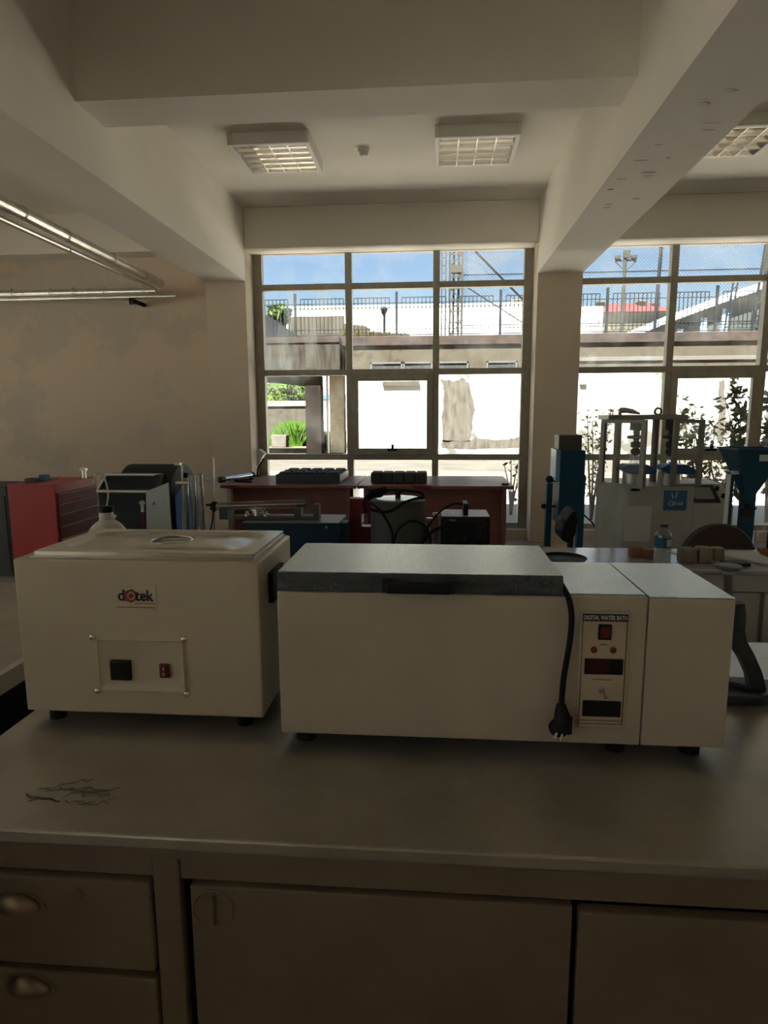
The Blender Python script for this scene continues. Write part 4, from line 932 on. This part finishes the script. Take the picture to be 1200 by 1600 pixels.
c = W(383, 752, 6.85); single('wrench', MB().tube([(c.x-.10, 6.85, DZ+.014), (c.x+.10, 6.75, DZ+.012)], .012, 8).tube([(c.x-.10, 6.86, DZ+.014), (c.x+.02, 7.02, DZ+.012)], .011, 8).sphere((c.x+.02, 7.02, DZ+.016), .025, (1, 1, .6)).sphere((c.x-.10, 6.85, DZ+.016), .025, (1, 1, .6)), m_black, 'black hinged hand tool lying on the left desk beside the tube', 'hand tool', (c.x, 6.85, DZ))
c = W(402, 745, 7.5); t = thing('desk_lamp', 'small angled lamp at the back left corner of the desk against the window jamb', 'lamp', (c.x, 7.5, DZ))
lp = lambda a, b: W(a, b, 7.5)
part('base', MB().lathe((c.x, 7.5, DZ), [(.05, 0), (.05, .015), (.01, .02)], 20), m_dark, t)
part('arm', MB().tube([(c.x, 7.5, DZ+.01), lp(403, 732), lp(405, 728), lp(412, 716)], .010, 8), m_dark, t)
part('shade', MB().rings([[lp(401, 703), lp(404, 702), lp(413, 709), lp(411, 712)], [v+Vector((0, .12, 0)) for v in (lp(401, 703), lp(404, 702), lp(413, 709), lp(411, 712))]]).rings([[lp(401, 704), lp(411, 711), lp(404, 727), lp(401, 728)], [v+Vector((0, .10, 0)) for v in (lp(401, 704), lp(411, 711), lp(404, 727), lp(401, 728))]]), m_benchgrey, t)
# ================================================================== OUTSIDE
m_concrete = mat('stained_concrete', (0.0693, 0.0614, 0.0491), .9, col2=(0.0286, 0.0246, 0.0205), nscale=2.2, thr=(.42, .72), bump=.2, bscale=8, stretch=(1.2, 1, .5), spec=.08)
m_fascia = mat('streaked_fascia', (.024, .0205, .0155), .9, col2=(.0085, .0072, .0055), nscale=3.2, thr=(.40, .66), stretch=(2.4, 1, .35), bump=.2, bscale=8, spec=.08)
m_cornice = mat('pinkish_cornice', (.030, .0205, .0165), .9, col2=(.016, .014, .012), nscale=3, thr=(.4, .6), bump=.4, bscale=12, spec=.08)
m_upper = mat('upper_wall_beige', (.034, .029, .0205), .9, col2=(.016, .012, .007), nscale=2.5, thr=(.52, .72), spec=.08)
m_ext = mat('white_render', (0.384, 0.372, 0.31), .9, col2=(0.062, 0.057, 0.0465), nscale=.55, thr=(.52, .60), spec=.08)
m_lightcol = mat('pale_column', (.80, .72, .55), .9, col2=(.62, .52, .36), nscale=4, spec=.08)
m_darkcol = mat('shaded_brown_column', (.008, .0058, .0038), .9, col2=(.0045, .0034, .0024), nscale=4, spec=.08)  # shade under the canopy put into the brown as a darker colour
m_rail = mat('railing_dark_grey', (.007, .008, .009), .6, spec=.08)
m_mast = mat('galvanised_mast', (.022, .021, .016), .7, 0, spec=.08)
m_bwhite = mat('white_building', (.85, .85, .82), .9, spec=.08)
m_grass = mat('bright_grass', (0.0205, 0.0532, 0.00327), .9, col2=(0.0327, 0.0693, 0.00614), nscale=8, spec=.08)
m_leaf = mat('tree_foliage', (0.0205, 0.0368, 0.00614), .9, col2=(0.0368, 0.0532, 0.0123), nscale=3, spec=.08)
m_leafd = mat('shrub_leaf', (.06, .075, .035), .7, col2=(.10, .11, .05), nscale=3, spec=.08)
m_leafy = mat('shrub_leaf_yellow', (.22, .21, .07), .7, col2=(.13, .14, .05), nscale=3, spec=.08)
m_dry = mat('dry_grass', (0.0655, 0.0491, 0.0184), .9, col2=(0.045, 0.0409, 0.0123), nscale=8, spec=.08)
m_bark = mat('twig', (.12, .09, .06), .9, spec=.08)
m_stonew = mat('old_stone_wall', (0.0409, 0.0368, 0.0286), .9, col2=(0.0205, 0.0184, 0.0143), nscale=2.5, spec=.08)
m_brickwall = mat('grey_brown_brick', (0.0409, 0.0348, 0.0246), .9, col2=(0.0286, 0.0246, 0.0184), nscale=5, spec=.08)
m_redroof = mat('red_roof', (0.0818, 0.0164, 0.0164), .8, spec=.08)
m_hall = mat('hall_wall_cream', (0.0614, 0.0552, 0.0368), .9, spec=.08); m_hall2 = mat('hall_wall_grey_green', (0.0327, 0.0368, 0.0307), .9, spec=.08)
m_hroof = mat('hall_roof_white', (.85, .85, .83), .7, spec=.08)
# ground: pale concrete with brick paving strip
m_gr = bpy.data.materials.new('yard'); m_gr.use_nodes = True; n_ = m_gr.node_tree; b_n = n_.nodes['Principled BSDF']; b_n.inputs['Roughness'].default_value = .9
tcn = n_.nodes.new('ShaderNodeTexCoord'); br = n_.nodes.new('ShaderNodeTexBrick'); br.inputs['Color1'].default_value = (.034, .021, .015, 1); br.inputs['Color2'].default_value = (.040, .029, .021, 1)
br.inputs['Mortar'].default_value = (.045, .04, .03, 1); br.inputs['Scale'].default_value = 4.0
nn = n_.nodes.new('ShaderNodeTexNoise'); nn.inputs['Scale'].default_value = 1.1; nn.inputs['Detail'].default_value = 8
rp = n_.nodes.new('ShaderNodeValToRGB'); rp.color_ramp.elements[0].position = .45; rp.color_ramp.elements[1].position = .65
rp.color_ramp.elements[0].color = (.023, .0185, .0105, 1); rp.color_ramp.elements[1].color = (.012, .0085, .0042, 1)
sp = n_.nodes.new('ShaderNodeSeparateXYZ'); mr = n_.nodes.new('ShaderNodeMapRange'); mr.inputs[1].default_value = 17.2; mr.inputs[2].default_value = 17.5
mxn = n_.nodes.new('ShaderNodeMixRGB')
for a, b in ((tcn.outputs['Object'], br.inputs['Vector']), (tcn.outputs['Object'], nn.inputs['Vector']), (nn.outputs['Fac'], rp.inputs[0]), (tcn.outputs['Object'], sp.inputs[0]), (sp.outputs['Y'], mr.inputs[0]), (mr.outputs[0], mxn.inputs[0]), (br.outputs[0], mxn.inputs[1]), (rp.outputs[0], mxn.inputs[2]), (mxn.outputs[0], b_n.inputs['Base Color'])): n_.links.new(a, b)
struct('paving', MB().box(-60, 70, 8.5, 13.2, -.4, -.05), mat('pale_bounce_paving', (.37, .34, .29), .9, col2=(.32, .29, .24), nscale=2))  # pale strip added to bounce sunlight up onto the room's ceiling
struct('ground', MB().box(-60, 70, 13.2, 24.0, -.4, -.05), m_gr)
struct('ground_far', MB().box(-60, -3.34, 24.0, 47, -.4, -.05), mat('sandy_ground', (.060, .047, .029), .95, col2=(.045, .034, .020), nscale=1.5, spec=.05))
struct('hill', MB().box(-60, -3.3, 47, 95, -.1, 4.3), m_leaf)
struct('terrace', MB().box(-9.5, -3.3, 24.42, 27.0, 4.12, 4.34).box(-3.3, 70, 27, 90, 4.0, 4.36), m_concrete)

# long retaining building opposite
t = thing('retaining_building', 'long pale single storey building opposite with stained concrete top edge and open passage at left', 'building', (5, 25, -.05))
part('wall', MB().box(-3.33, 40, 24.0, 27, -.05, 3.12), m_ext, t)
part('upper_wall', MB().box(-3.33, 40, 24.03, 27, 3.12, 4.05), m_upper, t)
part('ledge', MB().box(5.2, 40, 23.97, 24.03, 3.38, 3.52, .01), mat('pale_ledge', (.055, .05, .042), .9, spec=.1), t)
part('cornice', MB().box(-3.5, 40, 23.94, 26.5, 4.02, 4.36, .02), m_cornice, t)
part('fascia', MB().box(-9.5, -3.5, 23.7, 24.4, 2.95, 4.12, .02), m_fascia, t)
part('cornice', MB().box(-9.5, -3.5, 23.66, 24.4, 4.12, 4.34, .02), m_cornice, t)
# haunched beam and columns
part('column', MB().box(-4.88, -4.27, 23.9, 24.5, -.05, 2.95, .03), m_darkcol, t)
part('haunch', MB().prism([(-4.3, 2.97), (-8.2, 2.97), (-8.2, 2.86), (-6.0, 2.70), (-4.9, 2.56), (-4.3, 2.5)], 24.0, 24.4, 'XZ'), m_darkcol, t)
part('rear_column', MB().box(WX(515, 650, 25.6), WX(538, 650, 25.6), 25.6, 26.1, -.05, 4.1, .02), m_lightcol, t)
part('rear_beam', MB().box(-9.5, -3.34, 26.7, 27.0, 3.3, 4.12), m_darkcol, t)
part('downpipe', MB().cyl((WX(512, 650, 24.6), 24.6, 0), (WX(512, 650, 24.6), 24.6, 3.3), .05, 10), m_white, t)
m_oframe = mat('outer_window_frame', (.05, .05, .045), .9, spec=.1)
for a, b in ((579, 629), (630, 676), (684, 732), (760, 808)):
    x0, x1 = WX(a, 572, 24), WX(b, 572, 24)
    wf = MB(); z0, z1 = 3.02, 3.42; e = .06
    wf.box(x0, x1, 23.96, 24.03, z1-e, z1).box(x0, x1, 23.96, 24.03, z0, z0+e).box(x0, x0+e, 23.96, 24.03, z0, z1).box(x1-e, x1, 23.96, 24.03, z0, z1)
    w_ = part('window_frame', wf, m_oframe, t)
    part('pane', MB().box(x0+e, x1-e, 24.0, 24.05, z0+e, z1-e), mat('clerestory_pane', (.012, .013, .013), .8, col2=(.03, .03, .028), nscale=9, spec=.1), w_)
part('lintel_shadow_strip', MB().box(WX(598, 596, 24), WX(655, 596, 24), 23.9, 24.0, WZ(620, 603, 24), WZ(620, 596, 24)), m_upper, t)
m_stain = mat('grey_damp_stain', (.060, .053, .042), .95, col2=(.030, .026, .020), nscale=3, stretch=(2, 1, .6), spec=.05)
for poly in ([(691, 690), (690, 650), (693, 610), (688, 592), (712, 596), (722, 590), (734, 600), (742, 640), (738, 665), (734, 690)], [(1120, 690), (1124, 640), (1122, 596), (1131, 594), (1134, 640), (1129, 690)], [(735, 689), (742, 684), (790, 688), (812, 682), (812, 700), (690, 701), (690, 688)]):
    rnd = random.Random(len(poly)); pp = []
    for k in range(len(poly)):
        a, b = Vector(poly[k]), Vector(poly[(k+1) % len(poly)])
        for q_ in range(5): c_ = a.lerp(b, q_/5); pp.append((WX(c_.x+rnd.uniform(-1.3, 1.3), c_.y, 24), WZ(c_.x, c_.y+rnd.uniform(-1.5, 1.5), 24)))
    part('stain', MB().prism(pp, 23.994, 24.001, 'XZ'), m_stain, t)
part('wall_box', MB().box(WX(905, 596, 24), WX(915, 596, 24), 23.9, 24.0, WZ(910, 601, 24), WZ(910, 593, 24)), m_grey, t)

# railing on the terrace
Yr = 24.3; zt1, zb1 = WZ(700, 463.5, Yr), WZ(700, 513, Yr); z2 = WZ(700, 519, Yr)
t = thing('railing', 'dark metal railing with grouped upright bars along the terrace edge', 'railing', (2, Yr, 4.36))
part('rail', MB().box(-9.3, 26, Yr-.015, Yr+.015, zb1-.015, zb1+.015), m_rail, t)
part('rail', MB().box(-9.3, 26, Yr-.015, Yr+.015, WZ(700, 522, Yr)-.02, WZ(700, 522, Yr)+.02), m_rail, t)
part('rail', MB().box(-9.3, 26, Yr-.012, Yr+.012, zt1-.20, zt1-.175), m_rail, t)
px_ = 3.825
for k in range(-2, 7):
    xp = -1.43+px_*k
    part('post', MB().box(xp-.045, xp+.045, Yr-.04, Yr+.04, 4.36, 5.99), m_rail, t)
    for (a, b) in ((.20, 1.83), (2.23, 3.55)):
        g_ = MB(); x0, x1 = xp+a, xp+b
        g_.box(x0, x1, Yr-.015, Yr+.015, zt1-.015, zt1+.015)
        nb = 12 if b < 2 else 10
        for i in range(nb):
            x = x0+(x1-x0)*i/(nb-1); g_.box(x-.014, x+.014, Yr-.012, Yr+.012, z2, zt1)
        g_.box(x0, x1, Yr-.012, Yr+.012, z2-.01, z2+.01)
        part('bar_panel', g_, m_rail, t)

# chain link fence of the sports field
mf = bpy.data.materials.new('chain_link'); mf.use_nodes = True; q = mf.node_tree; q.nodes.clear()
o_ = q.nodes.new('ShaderNodeOutputMaterial'); tr_ = q.nodes.new('ShaderNodeBsdfTransparent'); df = q.nodes.new('ShaderNodeBsdfDiffuse'); df.inputs[0].default_value = (.03, .034, .034, 1)
mxs = q.nodes.new('ShaderNodeMixShader'); tcn = q.nodes.new('ShaderNodeTexCoord'); sx = q.nodes.new('ShaderNodeSeparateXYZ'); q.links.new(tcn.outputs['Object'], sx.inputs[0])
def mth(op, a, b=None, v=None):
    m_ = q.nodes.new('ShaderNodeMath'); m_.operation = op; q.links.new(a, m_.inputs[0])
    if b is not None: q.links.new(b, m_.inputs[1])
    if v is not None: m_.inputs[1].default_value = v
    return m_.outputs[0]
res_ = []
for op in ('ADD', 'SUBTRACT'):
    s_ = mth(op, sx.outputs['X'], sx.outputs['Z']); s_ = mth('MULTIPLY', s_, v=7.5); s_ = mth('FRACT', s_); res_.append(mth('LESS_THAN', s_, v=.10))
mm = mth('MAXIMUM', res_[0], res_[1]); q.links.new(mm, mxs.inputs[0]); q.links.new(tr_.outputs[0], mxs.inputs[1]); q.links.new(df.outputs[0], mxs.inputs[2]); q.links.new(mxs.outputs[0], o_.inputs[0])
Yn = 27.5; t = thing('chain_link_fence', 'tall chain link fence of a sports field above the terrace, with thin posts', 'fence', (8, Yn, 4.36))
xn0 = WX(722, 450, Yn)
part('mesh_panel', MB().box(xn0, 28, Yn-.004, Yn+.004, 4.4, 9.5), mf, t)
zc1 = WZ(770, 429, Yn)
part('cable', MB().tube([(xn0, Yn-.03, zc1), (28, Yn-.03, zc1+.0)], .022, 6), m_rail, t)
part('cable', MB().tube([(xn0, Yn-.03, WZ(770, 508, Yn)), (28, Yn-.03, WZ(770, 508, Yn))], .02, 6), m_rail, t)
for px, r in ((1022, .07), (1042, .05)):
    part('post', MB().cyl((WX(px, 500, Yn), Yn-.08, 4.36), (WX(px, 500, Yn)+.12, Yn-.08, 9.5), r, 8), m_rail, t)
part('brace', MB().tube([W(743, 393, Yn-.2), W(817, 468, Yn-.2)], .045, 6), m_rail, t)
part('brace', MB().tube([W(730, 449, Yn-.2), W(818, 505, Yn-.2)], .025, 6), m_rail, t)

# lattice floodlight mast with ladder
Ym = 27.2; zz0, zz1 = 4.36, 11.0
def vx(px, y=Ym): return WX(px, 460, y)
t = thing('lattice_mast', 'pale lattice mast with a side ladder seen through the middle window', 'mast', (vx(712), Ym, 4.36))
lm = MB()
for px, dy in ((703, 0), (709, .5), (717, .5), (722, 0)): part('mast_leg', MB().box(vx(px)-.045, vx(px)+.045, Ym+dy-.04, Ym+dy+.04, zz0, zz1), m_mast, t)
z = zz0; k = 0
while z < zz1-.4:
    a, b = (vx(703), vx(722)) if k % 2 else (vx(722), vx(703))
    lm.tube([(a, Ym, z), (b, Ym, z+.45)], .022, 5); lm.box(vx(703), vx(722), Ym-.02, Ym+.02, z-.03, z+.03); z += .45; k += 1
part('bracing', lm, m_mast, t)
part('panel_box', MB().box(vx(704), vx(722), Ym-.06, Ym+.3, WZ(712, 426, Ym), WZ(712, 415, Ym)), m_mast, t)
la = MB()
for px in (690, 696): part('ladder_rail', MB().box(vx(px)-.03, vx(px)+.03, Ym-.3, Ym-.25, zz0, zz1), m_mast, t)
z = zz0+.1
while z < zz1: la.box(vx(690), vx(696), Ym-.29, Ym-.26, z-.018, z+.018); la.box(vx(696), vx(703), Ym-.2, Ym-.16, z-.012, z+.012) if int(z*10) % 3 == 0 else None; z += .30
part('ladder_rungs', la, m_mast, t)
# right ladder towers
def ladder(pxa, pxb, zb, label, Yl, r=.035, tilt=.25):
    t = thing('ladder', label, 'ladder', (WX(pxa, 460, Yl), Yl, 4.36))
    xa_, xb_ = WX(pxa, 520, Yl), WX(pxb, 520, Yl)
    for x in (xa_, xb_): part('ladder_rail', MB().tube([(x, Yl, 4.37), (x+tilt, Yl, zb)], r, 6), m_rail, t)
    s = MB(); z = 4.7
    while z < zb-.1:
        k = (z-4.37)/(zb-4.37)*tilt; s.tube([(xa_+k, Yl, z), (xb_+k, Yl, z+.12)], r*.8, 5); z += .48
    part('rungs', s, m_rail, t)
ladder(1173, 1182, 11, 'tall narrow ladder tower near the right edge of the photo, beyond the terrace', 26.5, .05, .55)
ladder(1130, 1137, WZ(1140, 434, 26), 'short ladder with pointed top left of the tall ladder tower', 26.0, .03, .25)
# floodlight
Yl = 38; c = W(977, 400, Yl)
t = thing('floodlight_pole', 'tall pole with three square floodlights at its top, above the red roofs', 'floodlight', (c.x, Yl, 4.36))
part('pole', MB().cyl((c.x, Yl, 4.36), (c.x, Yl, c.z), .10, 10), m_mast, t)
part('crossbar', MB().box(WX(961, 406, Yl), WX(994, 406, Yl), Yl-.05, Yl+.05, WZ(977, 407, Yl)-.05, WZ(977, 407, Yl)+.05).tube([W(961, 408, Yl), W(977, 424, Yl)], .03, 6).tube([W(994, 408, Yl), W(977, 424, Yl)], .03, 6), m_mast, t)
for a, b, u, v in ((961, 969, 399, 405), (974, 984, 391, 404), (986, 995, 399, 405)):
    part('lamp_head', MB().box(WX(a, 400, Yl), WX(b, 400, Yl), Yl-.15, Yl+.1, WZ(977, v, Yl), WZ(977, u, Yl), .03), m_mast, t)
# street lamps
for px, tp, lab in ((451, 483, 'black lantern lamp post on the terrace seen through the left dirty pane'), (600, 481, 'black lantern lamp post on the terrace in front of the long white building')):
    Yl = 26.85; c = W(px, tp, Yl); t = thing('street_lamp', lab, 'street lamp', (c.x, Yl, 4.36))
    part('pole', MB().cyl((c.x, Yl, 4.36), (c.x, Yl, c.z-.35), .045, 8), m_rail, t)
    part('lantern', MB().lathe((c.x, Yl, c.z-.35), [(.04, 0), (.16, .28), (.18, .30), (.03, .42)], 6), m_rail, t)
# buildings behind
t = thing('white_building', 'long plain white building behind the railing', 'building', (-3, 50, 4.3))
zw = WZ(640, 478, 50); part('wall', MB().box(WX(441, 480, 50), WX(845, 480, 50), 50, 56, 4.2, zw), m_bwhite, t)
part('roof_edge', MB().box(WX(441, 480, 50), WX(845, 480, 50), 49.9, 56, zw, zw+.08), m_hroof, t)
t = thing('gabled_house', 'grey gabled house end behind the white building, beside the window edge', 'house', (WX(800, 470, 57), 57, 4.3))
gx0, gx1 = WX(776, 475, 57), WX(850, 475, 57)
part('wall', MB().prism([(gx0, 4), (gx1, 4), (gx1, WZ(800, 478, 57)), ((gx0+gx1)/2+1, WZ(800, 458, 57)), (gx0, WZ(800, 478, 57))], 57, 64, 'XZ'), m_hall, t)
part('window', MB().box(WX(797, 470, 57), WX(805, 470, 57), 56.95, 57, WZ(800, 474, 57), WZ(800, 468, 57)), m_grey, t)
bx0_, bx1_ = WX(452, 500, 26), WX(536, 500, 26)
single('brick_wall', MB().box(bx0_, bx1_, 26, 26.4, 4.34, WZ(500, 494, 26)), m_brickwall, 'square block of grey brown brick wall behind the railing at left', 'wall', (bx0_, 26, 4.34))
single('brick_wall', MB().prism([(WX(536, 0, 25.8), 4.37), (WX(578, 0, 25.8), 4.37), (WX(576, 0, 25.8), WZ(576, 512, 25.8)), (WX(568, 0, 25.8), WZ(570, 508, 25.8)), (WX(548, 0, 25.8), WZ(548, 507, 25.8)), (WX(536, 0, 25.8), WZ(540, 505, 25.8))], 25.8, 26.3, 'XZ'), m_brickwall, 'low rough brown wall stub behind the railing in the middle pane', 'wall', (WX(550, 0, 25.8), 25.8, 4.37))
t = thing('shed', 'dark roofed shed behind the railing at the far left', 'shed', (WX(430, 510, 25), 25, 4.34))
part('roof', MB().prism([(WX(400, 0, 25), WZ(420, 485, 25)), (WX(422, 0, 25), WZ(424, 495, 25)), (WX(462, 0, 25), WZ(462, 523, 25)), (WX(462, 0, 25), 4.345), (WX(400, 0, 25), 4.345)], 25, 25.8, 'XZ'), m_rail, t)
t = thing('red_roofed_house', 'pale house with a red roof and three chimneys', 'house', (WX(990, 500, 60), 60, 4.3))
hx0, hx1 = WX(943, 490, 60), WX(1046, 490, 60)
part('wall', MB().box(hx0, hx1, 60, 68, 4, WZ(990, 488, 60)), m_hall, t)
part('roof', MB().rings([[(hx0-.3, 59.5, WZ(990, 488, 60)), (hx1+.3, 59.5, WZ(990, 488, 60)), (hx1+.3, 68.5, WZ(990, 488, 60)), (hx0-.3, 68.5, WZ(990, 488, 60))], [(hx0+1.0, 63.8, WZ(990, 471, 63)), (hx1-.4, 63.8, WZ(990, 471, 63)), (hx1-.4, 64.2, WZ(990, 471, 63)), (hx0+1.0, 64.2, WZ(990, 471, 63))]]), m_redroof, t)
for a, b, h in ((935, 945, 470), (999, 1009, 470), (1021, 1030, 474)):
    part('chimney', MB().box(WX(a, 480, 62), WX(b, 480, 62), 62, 63, WZ(1000, 482, 62), WZ(1000, h, 62)).box(WX(a-1, 480, 62), WX(b+1, 480, 62), 61.8, 63.2, WZ(1000, h+1.5, 62), WZ(1000, h-.5, 62)), m_hall, t)
single('white_annex', MB().box(WX(880, 490, 40), WX(942, 490, 40), 40, 43, 4, WZ(910, 479, 40)), m_bwhite, 'white flat roofed block left of the red roofed house', 'building', (WX(910, 490, 40), 40, 4))
# arched sports hall
Yh = 45; t = thing('sports_hall', 'large hall with a white curved roof edge rising to the right', 'sports hall', (WX(1100, 500, Yh), Yh, 4.3))
arc = [(968, 526), (1000, 511), (1040, 494.5), (1080, 480), (1120, 465), (1160, 451), (1200, 439), (1260, 424), (1340, 410)]
top = [(WX(a, b, Yh), WZ(a, b, Yh)) for a, b in arc]; th_ = [(WX(a, b+11, Yh), WZ(a, b+11, Yh)) for a, b in arc]; th2 = [(WX(a, b+35, Yh), WZ(a, max(b+35, 0), Yh)) for a, b in arc]
part('roof', MB().prism(top+th_[::-1], Yh, Yh+13, 'XZ'), m_hroof, t)
part('upper_wall', MB().prism(th_+[(x, min(z, zz)) for (x, z), (_, zz) in list(zip(th2, th_))[::-1]], Yh+.5, Yh+12.5, 'XZ'), m_hall, t)
part('lower_wall', MB().prism(th2+[(th2[-1][0], 2.5), (th2[0][0], 2.5)], Yh+.6, Yh+12.5, 'XZ'), m_hall2, t)
for a in (1066, 1104, 1136):
    part('blue_panel', MB().box(WX(a-4, 500, Yh), WX(a+6, 500, Yh), Yh+.4, Yh+.6, 4.3, WZ(a, 512-(a-1066)*.45, Yh)), m_ltblue, t)

# vegetation
def leafcloud(mb, centres, n, size, rnd):
    bm = mb.bm
    for _ in range(n):
        c, r = centres[rnd.randrange(len(centres))]
        d = Vector((rnd.gauss(0, 1), rnd.gauss(0, 1), rnd.gauss(0, 1))).normalized()*(rnd.random()**.4)
        p = Vector(c)+Vector((d.x*r[0], d.y*r[1], d.z*r[2]))
        u = Vector((rnd.gauss(0, 1), rnd.gauss(0, 1), rnd.gauss(0, .7))).normalized(); v = u.orthogonal().normalized(); v = (v*math.cos(a:=rnd.random()*6.28)+u.cross(v)*math.sin(a))
        s = size*rnd.uniform(.6, 1.3); w2 = s*.42; nn_ = u.cross(v)*s*.12
        q = [bm.verts.new(p-u*s), bm.verts.new(p+v*w2+nn_), bm.verts.new(p+u*s), bm.verts.new(p-v*w2+nn_)]
        bm.faces.new((q[0], q[1], q[2])); bm.faces.new((q[0], q[2], q[3]))
def shrub(label, x, y, h, w_, n, size, m, seed, name='shrub', z0=-.05, stems=4, cat='shrub', grp=None):
    rnd = random.Random(seed); t = thing(name, label, cat, (x, y, z0), grp)
    st = MB(); cen = []
    for k in range(stems):
        a = rnd.uniform(-1, 1); tip = Vector((x+a*w_*.5, y+rnd.uniform(-.3, .3)*w_, z0+h*rnd.uniform(.75, 1)))
        mid = Vector((x+a*w_*.2, y, z0+h*.45)); pts = spline([(x, y, z0), mid, tip], 5); st.tube(pts, [max(.006, .022*(1-i/len(pts))) for i in range(len(pts))], 6)
        for i in range(3, len(pts)): cen.append((pts[i], (w_*.20, w_*.2, h*.09)))
    part('stem', st, m_bark, t)
    lf = MB(); leafcloud(lf, cen, n, size, rnd); part('foliage', lf, m, t)
shrub('leafy shrub outside the right window, yellowish leaves behind the machine', W(1100, 780, 9.6).x, 9.6, 1.75, 1.0, 420, .055, m_leafy, 1)
shrub('tall green shrub outside the right window left of the thick window post', W(1128, 780, 9.1).x, 9.1, 1.45, .8, 260, .060, m_leafd, 2)
shrub('dark leafed shrub beside the thick window post at right', W(1160, 780, 9.2).x, 9.2, 2.15, .6, 200, .085, m_leafd, 3)
shrub('dark shrub seen through the pane at the very right edge', W(1200, 780, 9.3).x, 9.3, 2.15, .5, 180, .08, m_leafd, 4)
shrub('slim dark stemmed shrub behind the guard frame, low leaves', W(1075, 780, 9.4).x, 9.4, 1.45, .6, 60, .085, m_leafd, 5)
shrub('yellow green shrub tip beside the pillar outside the right window', W(925, 780, 9.4).x, 9.4, 1.7, .7, 300, .04, m_leafy, 6)
shrub('thin dry weeds outside the desk end at the middle window', W(798, 800, 9.8).x, 9.8, 1.0, .4, 30, .05, m_dry, 8)
def tree(label, x, y, z0, h, r, n, seed, m=m_leaf, size=.16):
    rnd = random.Random(seed); t = thing('tree', label, 'tree', (x, y, z0))
    part('trunk', MB().tube([(x, y, z0), (x+.1, y, z0+h*.5), (x, y, z0+h*.8)], [.14, .1, .05], 8), m_bark, t)
    cen = [((x+rnd.uniform(-.6, .6)*r, y+rnd.uniform(-.5, .5)*r, z0+h-r*.7+rnd.uniform(-.4, .4)*r), (r*.5, r*.5, r*.45)) for _ in range(7)]
    lf = MB(); leafcloud(lf, cen, n, size, rnd)
    for c, rr_ in cen: lf.sphere(c, 1, (rr_[0]*.75, rr_[1]*.75, rr_[2]*.75), 10, 7)
    part('foliage', lf, m, t)
tree('green tree behind the railing through the streaked left pane', WX(440, 500, 26.4), 26.4, 4.34, 1.6, .55, 800, 11)
tree('small green tree at the left edge of the streaked pane, behind the shed', WX(418, 500, 26.4), 26.4, 4.34, 1.3, .5, 500, 12)
tree('green tree beyond the stone wall, seen under the passage at left', WX(422, 620, 42), 42, -.05, 3.7, 1.6, 2200, 13)
tree('green tree seen just left of the brown passage column', WX(470, 620, 44), 44, -.05, 3.9, 1.6, 2000, 14)
t = thing('stone_wall', 'old stone wall with coping beyond the passage', 'wall', (WX(450, 640, 38), 38, -.05))
part('masonry', MB().box(WX(380, 640, 38), WX(500, 640, 38), 38, 38.5, -.05, WZ(450, 634, 38)), m_stonew, t)
part('coping', MB().box(WX(380, 640, 38), WX(500, 640, 38), 37.9, 38.6, WZ(450, 634, 38), WZ(450, 627, 38)), m_lightcol, t)
rl = MB(); zz_ = WZ(450, 627, 38)
for k in range(24):
    x = WX(446, 0, 38)+k*.14; rl.box(x-.012, x+.012, 38.2, 38.22, zz_, zz_+.7)
rl.box(WX(446, 0, 38), WX(446, 0, 38)+24*.14, 38.2, 38.22, zz_+.66, zz_+.7)
part('railing', rl, m_rail, t)
def grassclump(label, x0, x1, y, h, n, m, seed, z0=-.05, dep=1.0, name='grass'):
    rnd = random.Random(seed); mb = MB(); bm = mb.bm
    for _ in range(n):
        x = rnd.uniform(x0, x1); yy = y+rnd.uniform(-dep, dep); k = h((x-x0)/(x1-x0))*rnd.uniform(.5, 1.1); a = rnd.uniform(-.6, .6)*k; b = rnd.uniform(-.3, .3)*k; w_ = .018
        v = [bm.verts.new((x-w_, yy, z0)), bm.verts.new((x+w_, yy, z0)), bm.verts.new((x+a*.4+w_*.7, yy+b*.4, z0+k*.6)), bm.verts.new((x+a, yy+b, z0+k))]
        bm.faces.new((v[0], v[1], v[2])); bm.faces.new((v[0], v[2], v[3]))
    return single(name, mb, m, label, 'grass', ((x0+x1)/2, y, z0), None, 'stuff')
grassclump('bright green tall grass in the sun beyond the brown passage column', WX(425, 0, 33), WX(474, 0, 32), 32, lambda u: .25+.95*min(1, u*1.5), 5200, m_grass, 5)
grassclump('bright green grass between and right of the passage columns', WX(504, 0, 30.5), WX(545, 0, 30.5), 30.5, lambda u: .8, 1500, m_grass, 6)
grassclump('dry yellow grass growing on the terrace edge', WX(540, 0, 25), WX(640, 0, 25), 24.9, lambda u: .40-.2*u, 2600, m_dry, 7, 4.36, .35)
single('concrete_block', MB().box(WX(424, 690, 30), WX(447, 690, 30), 30, 30.6, -.05, WZ(435, 680, 30), .03), m_concrete, 'low concrete block on the ground beyond the passage at left', 'block', (WX(435, 690, 30), 30, -.05))
t = thing('white_blue_house', 'white house wall with a blue band seen between the passage columns', 'house', (WX(512, 640, 40), 40, -.05))
part('wall', MB().box(WX(501, 640, 40), WX(545, 640, 40), 40, 42, -.05, 3.9), m_bwhite, t)
part('blue_band', MB().box(WX(501, 640, 40), WX(545, 640, 40), 39.95, 40, WZ(510, 624, 40), WZ(510, 617, 40)), m_bluelabel, t)
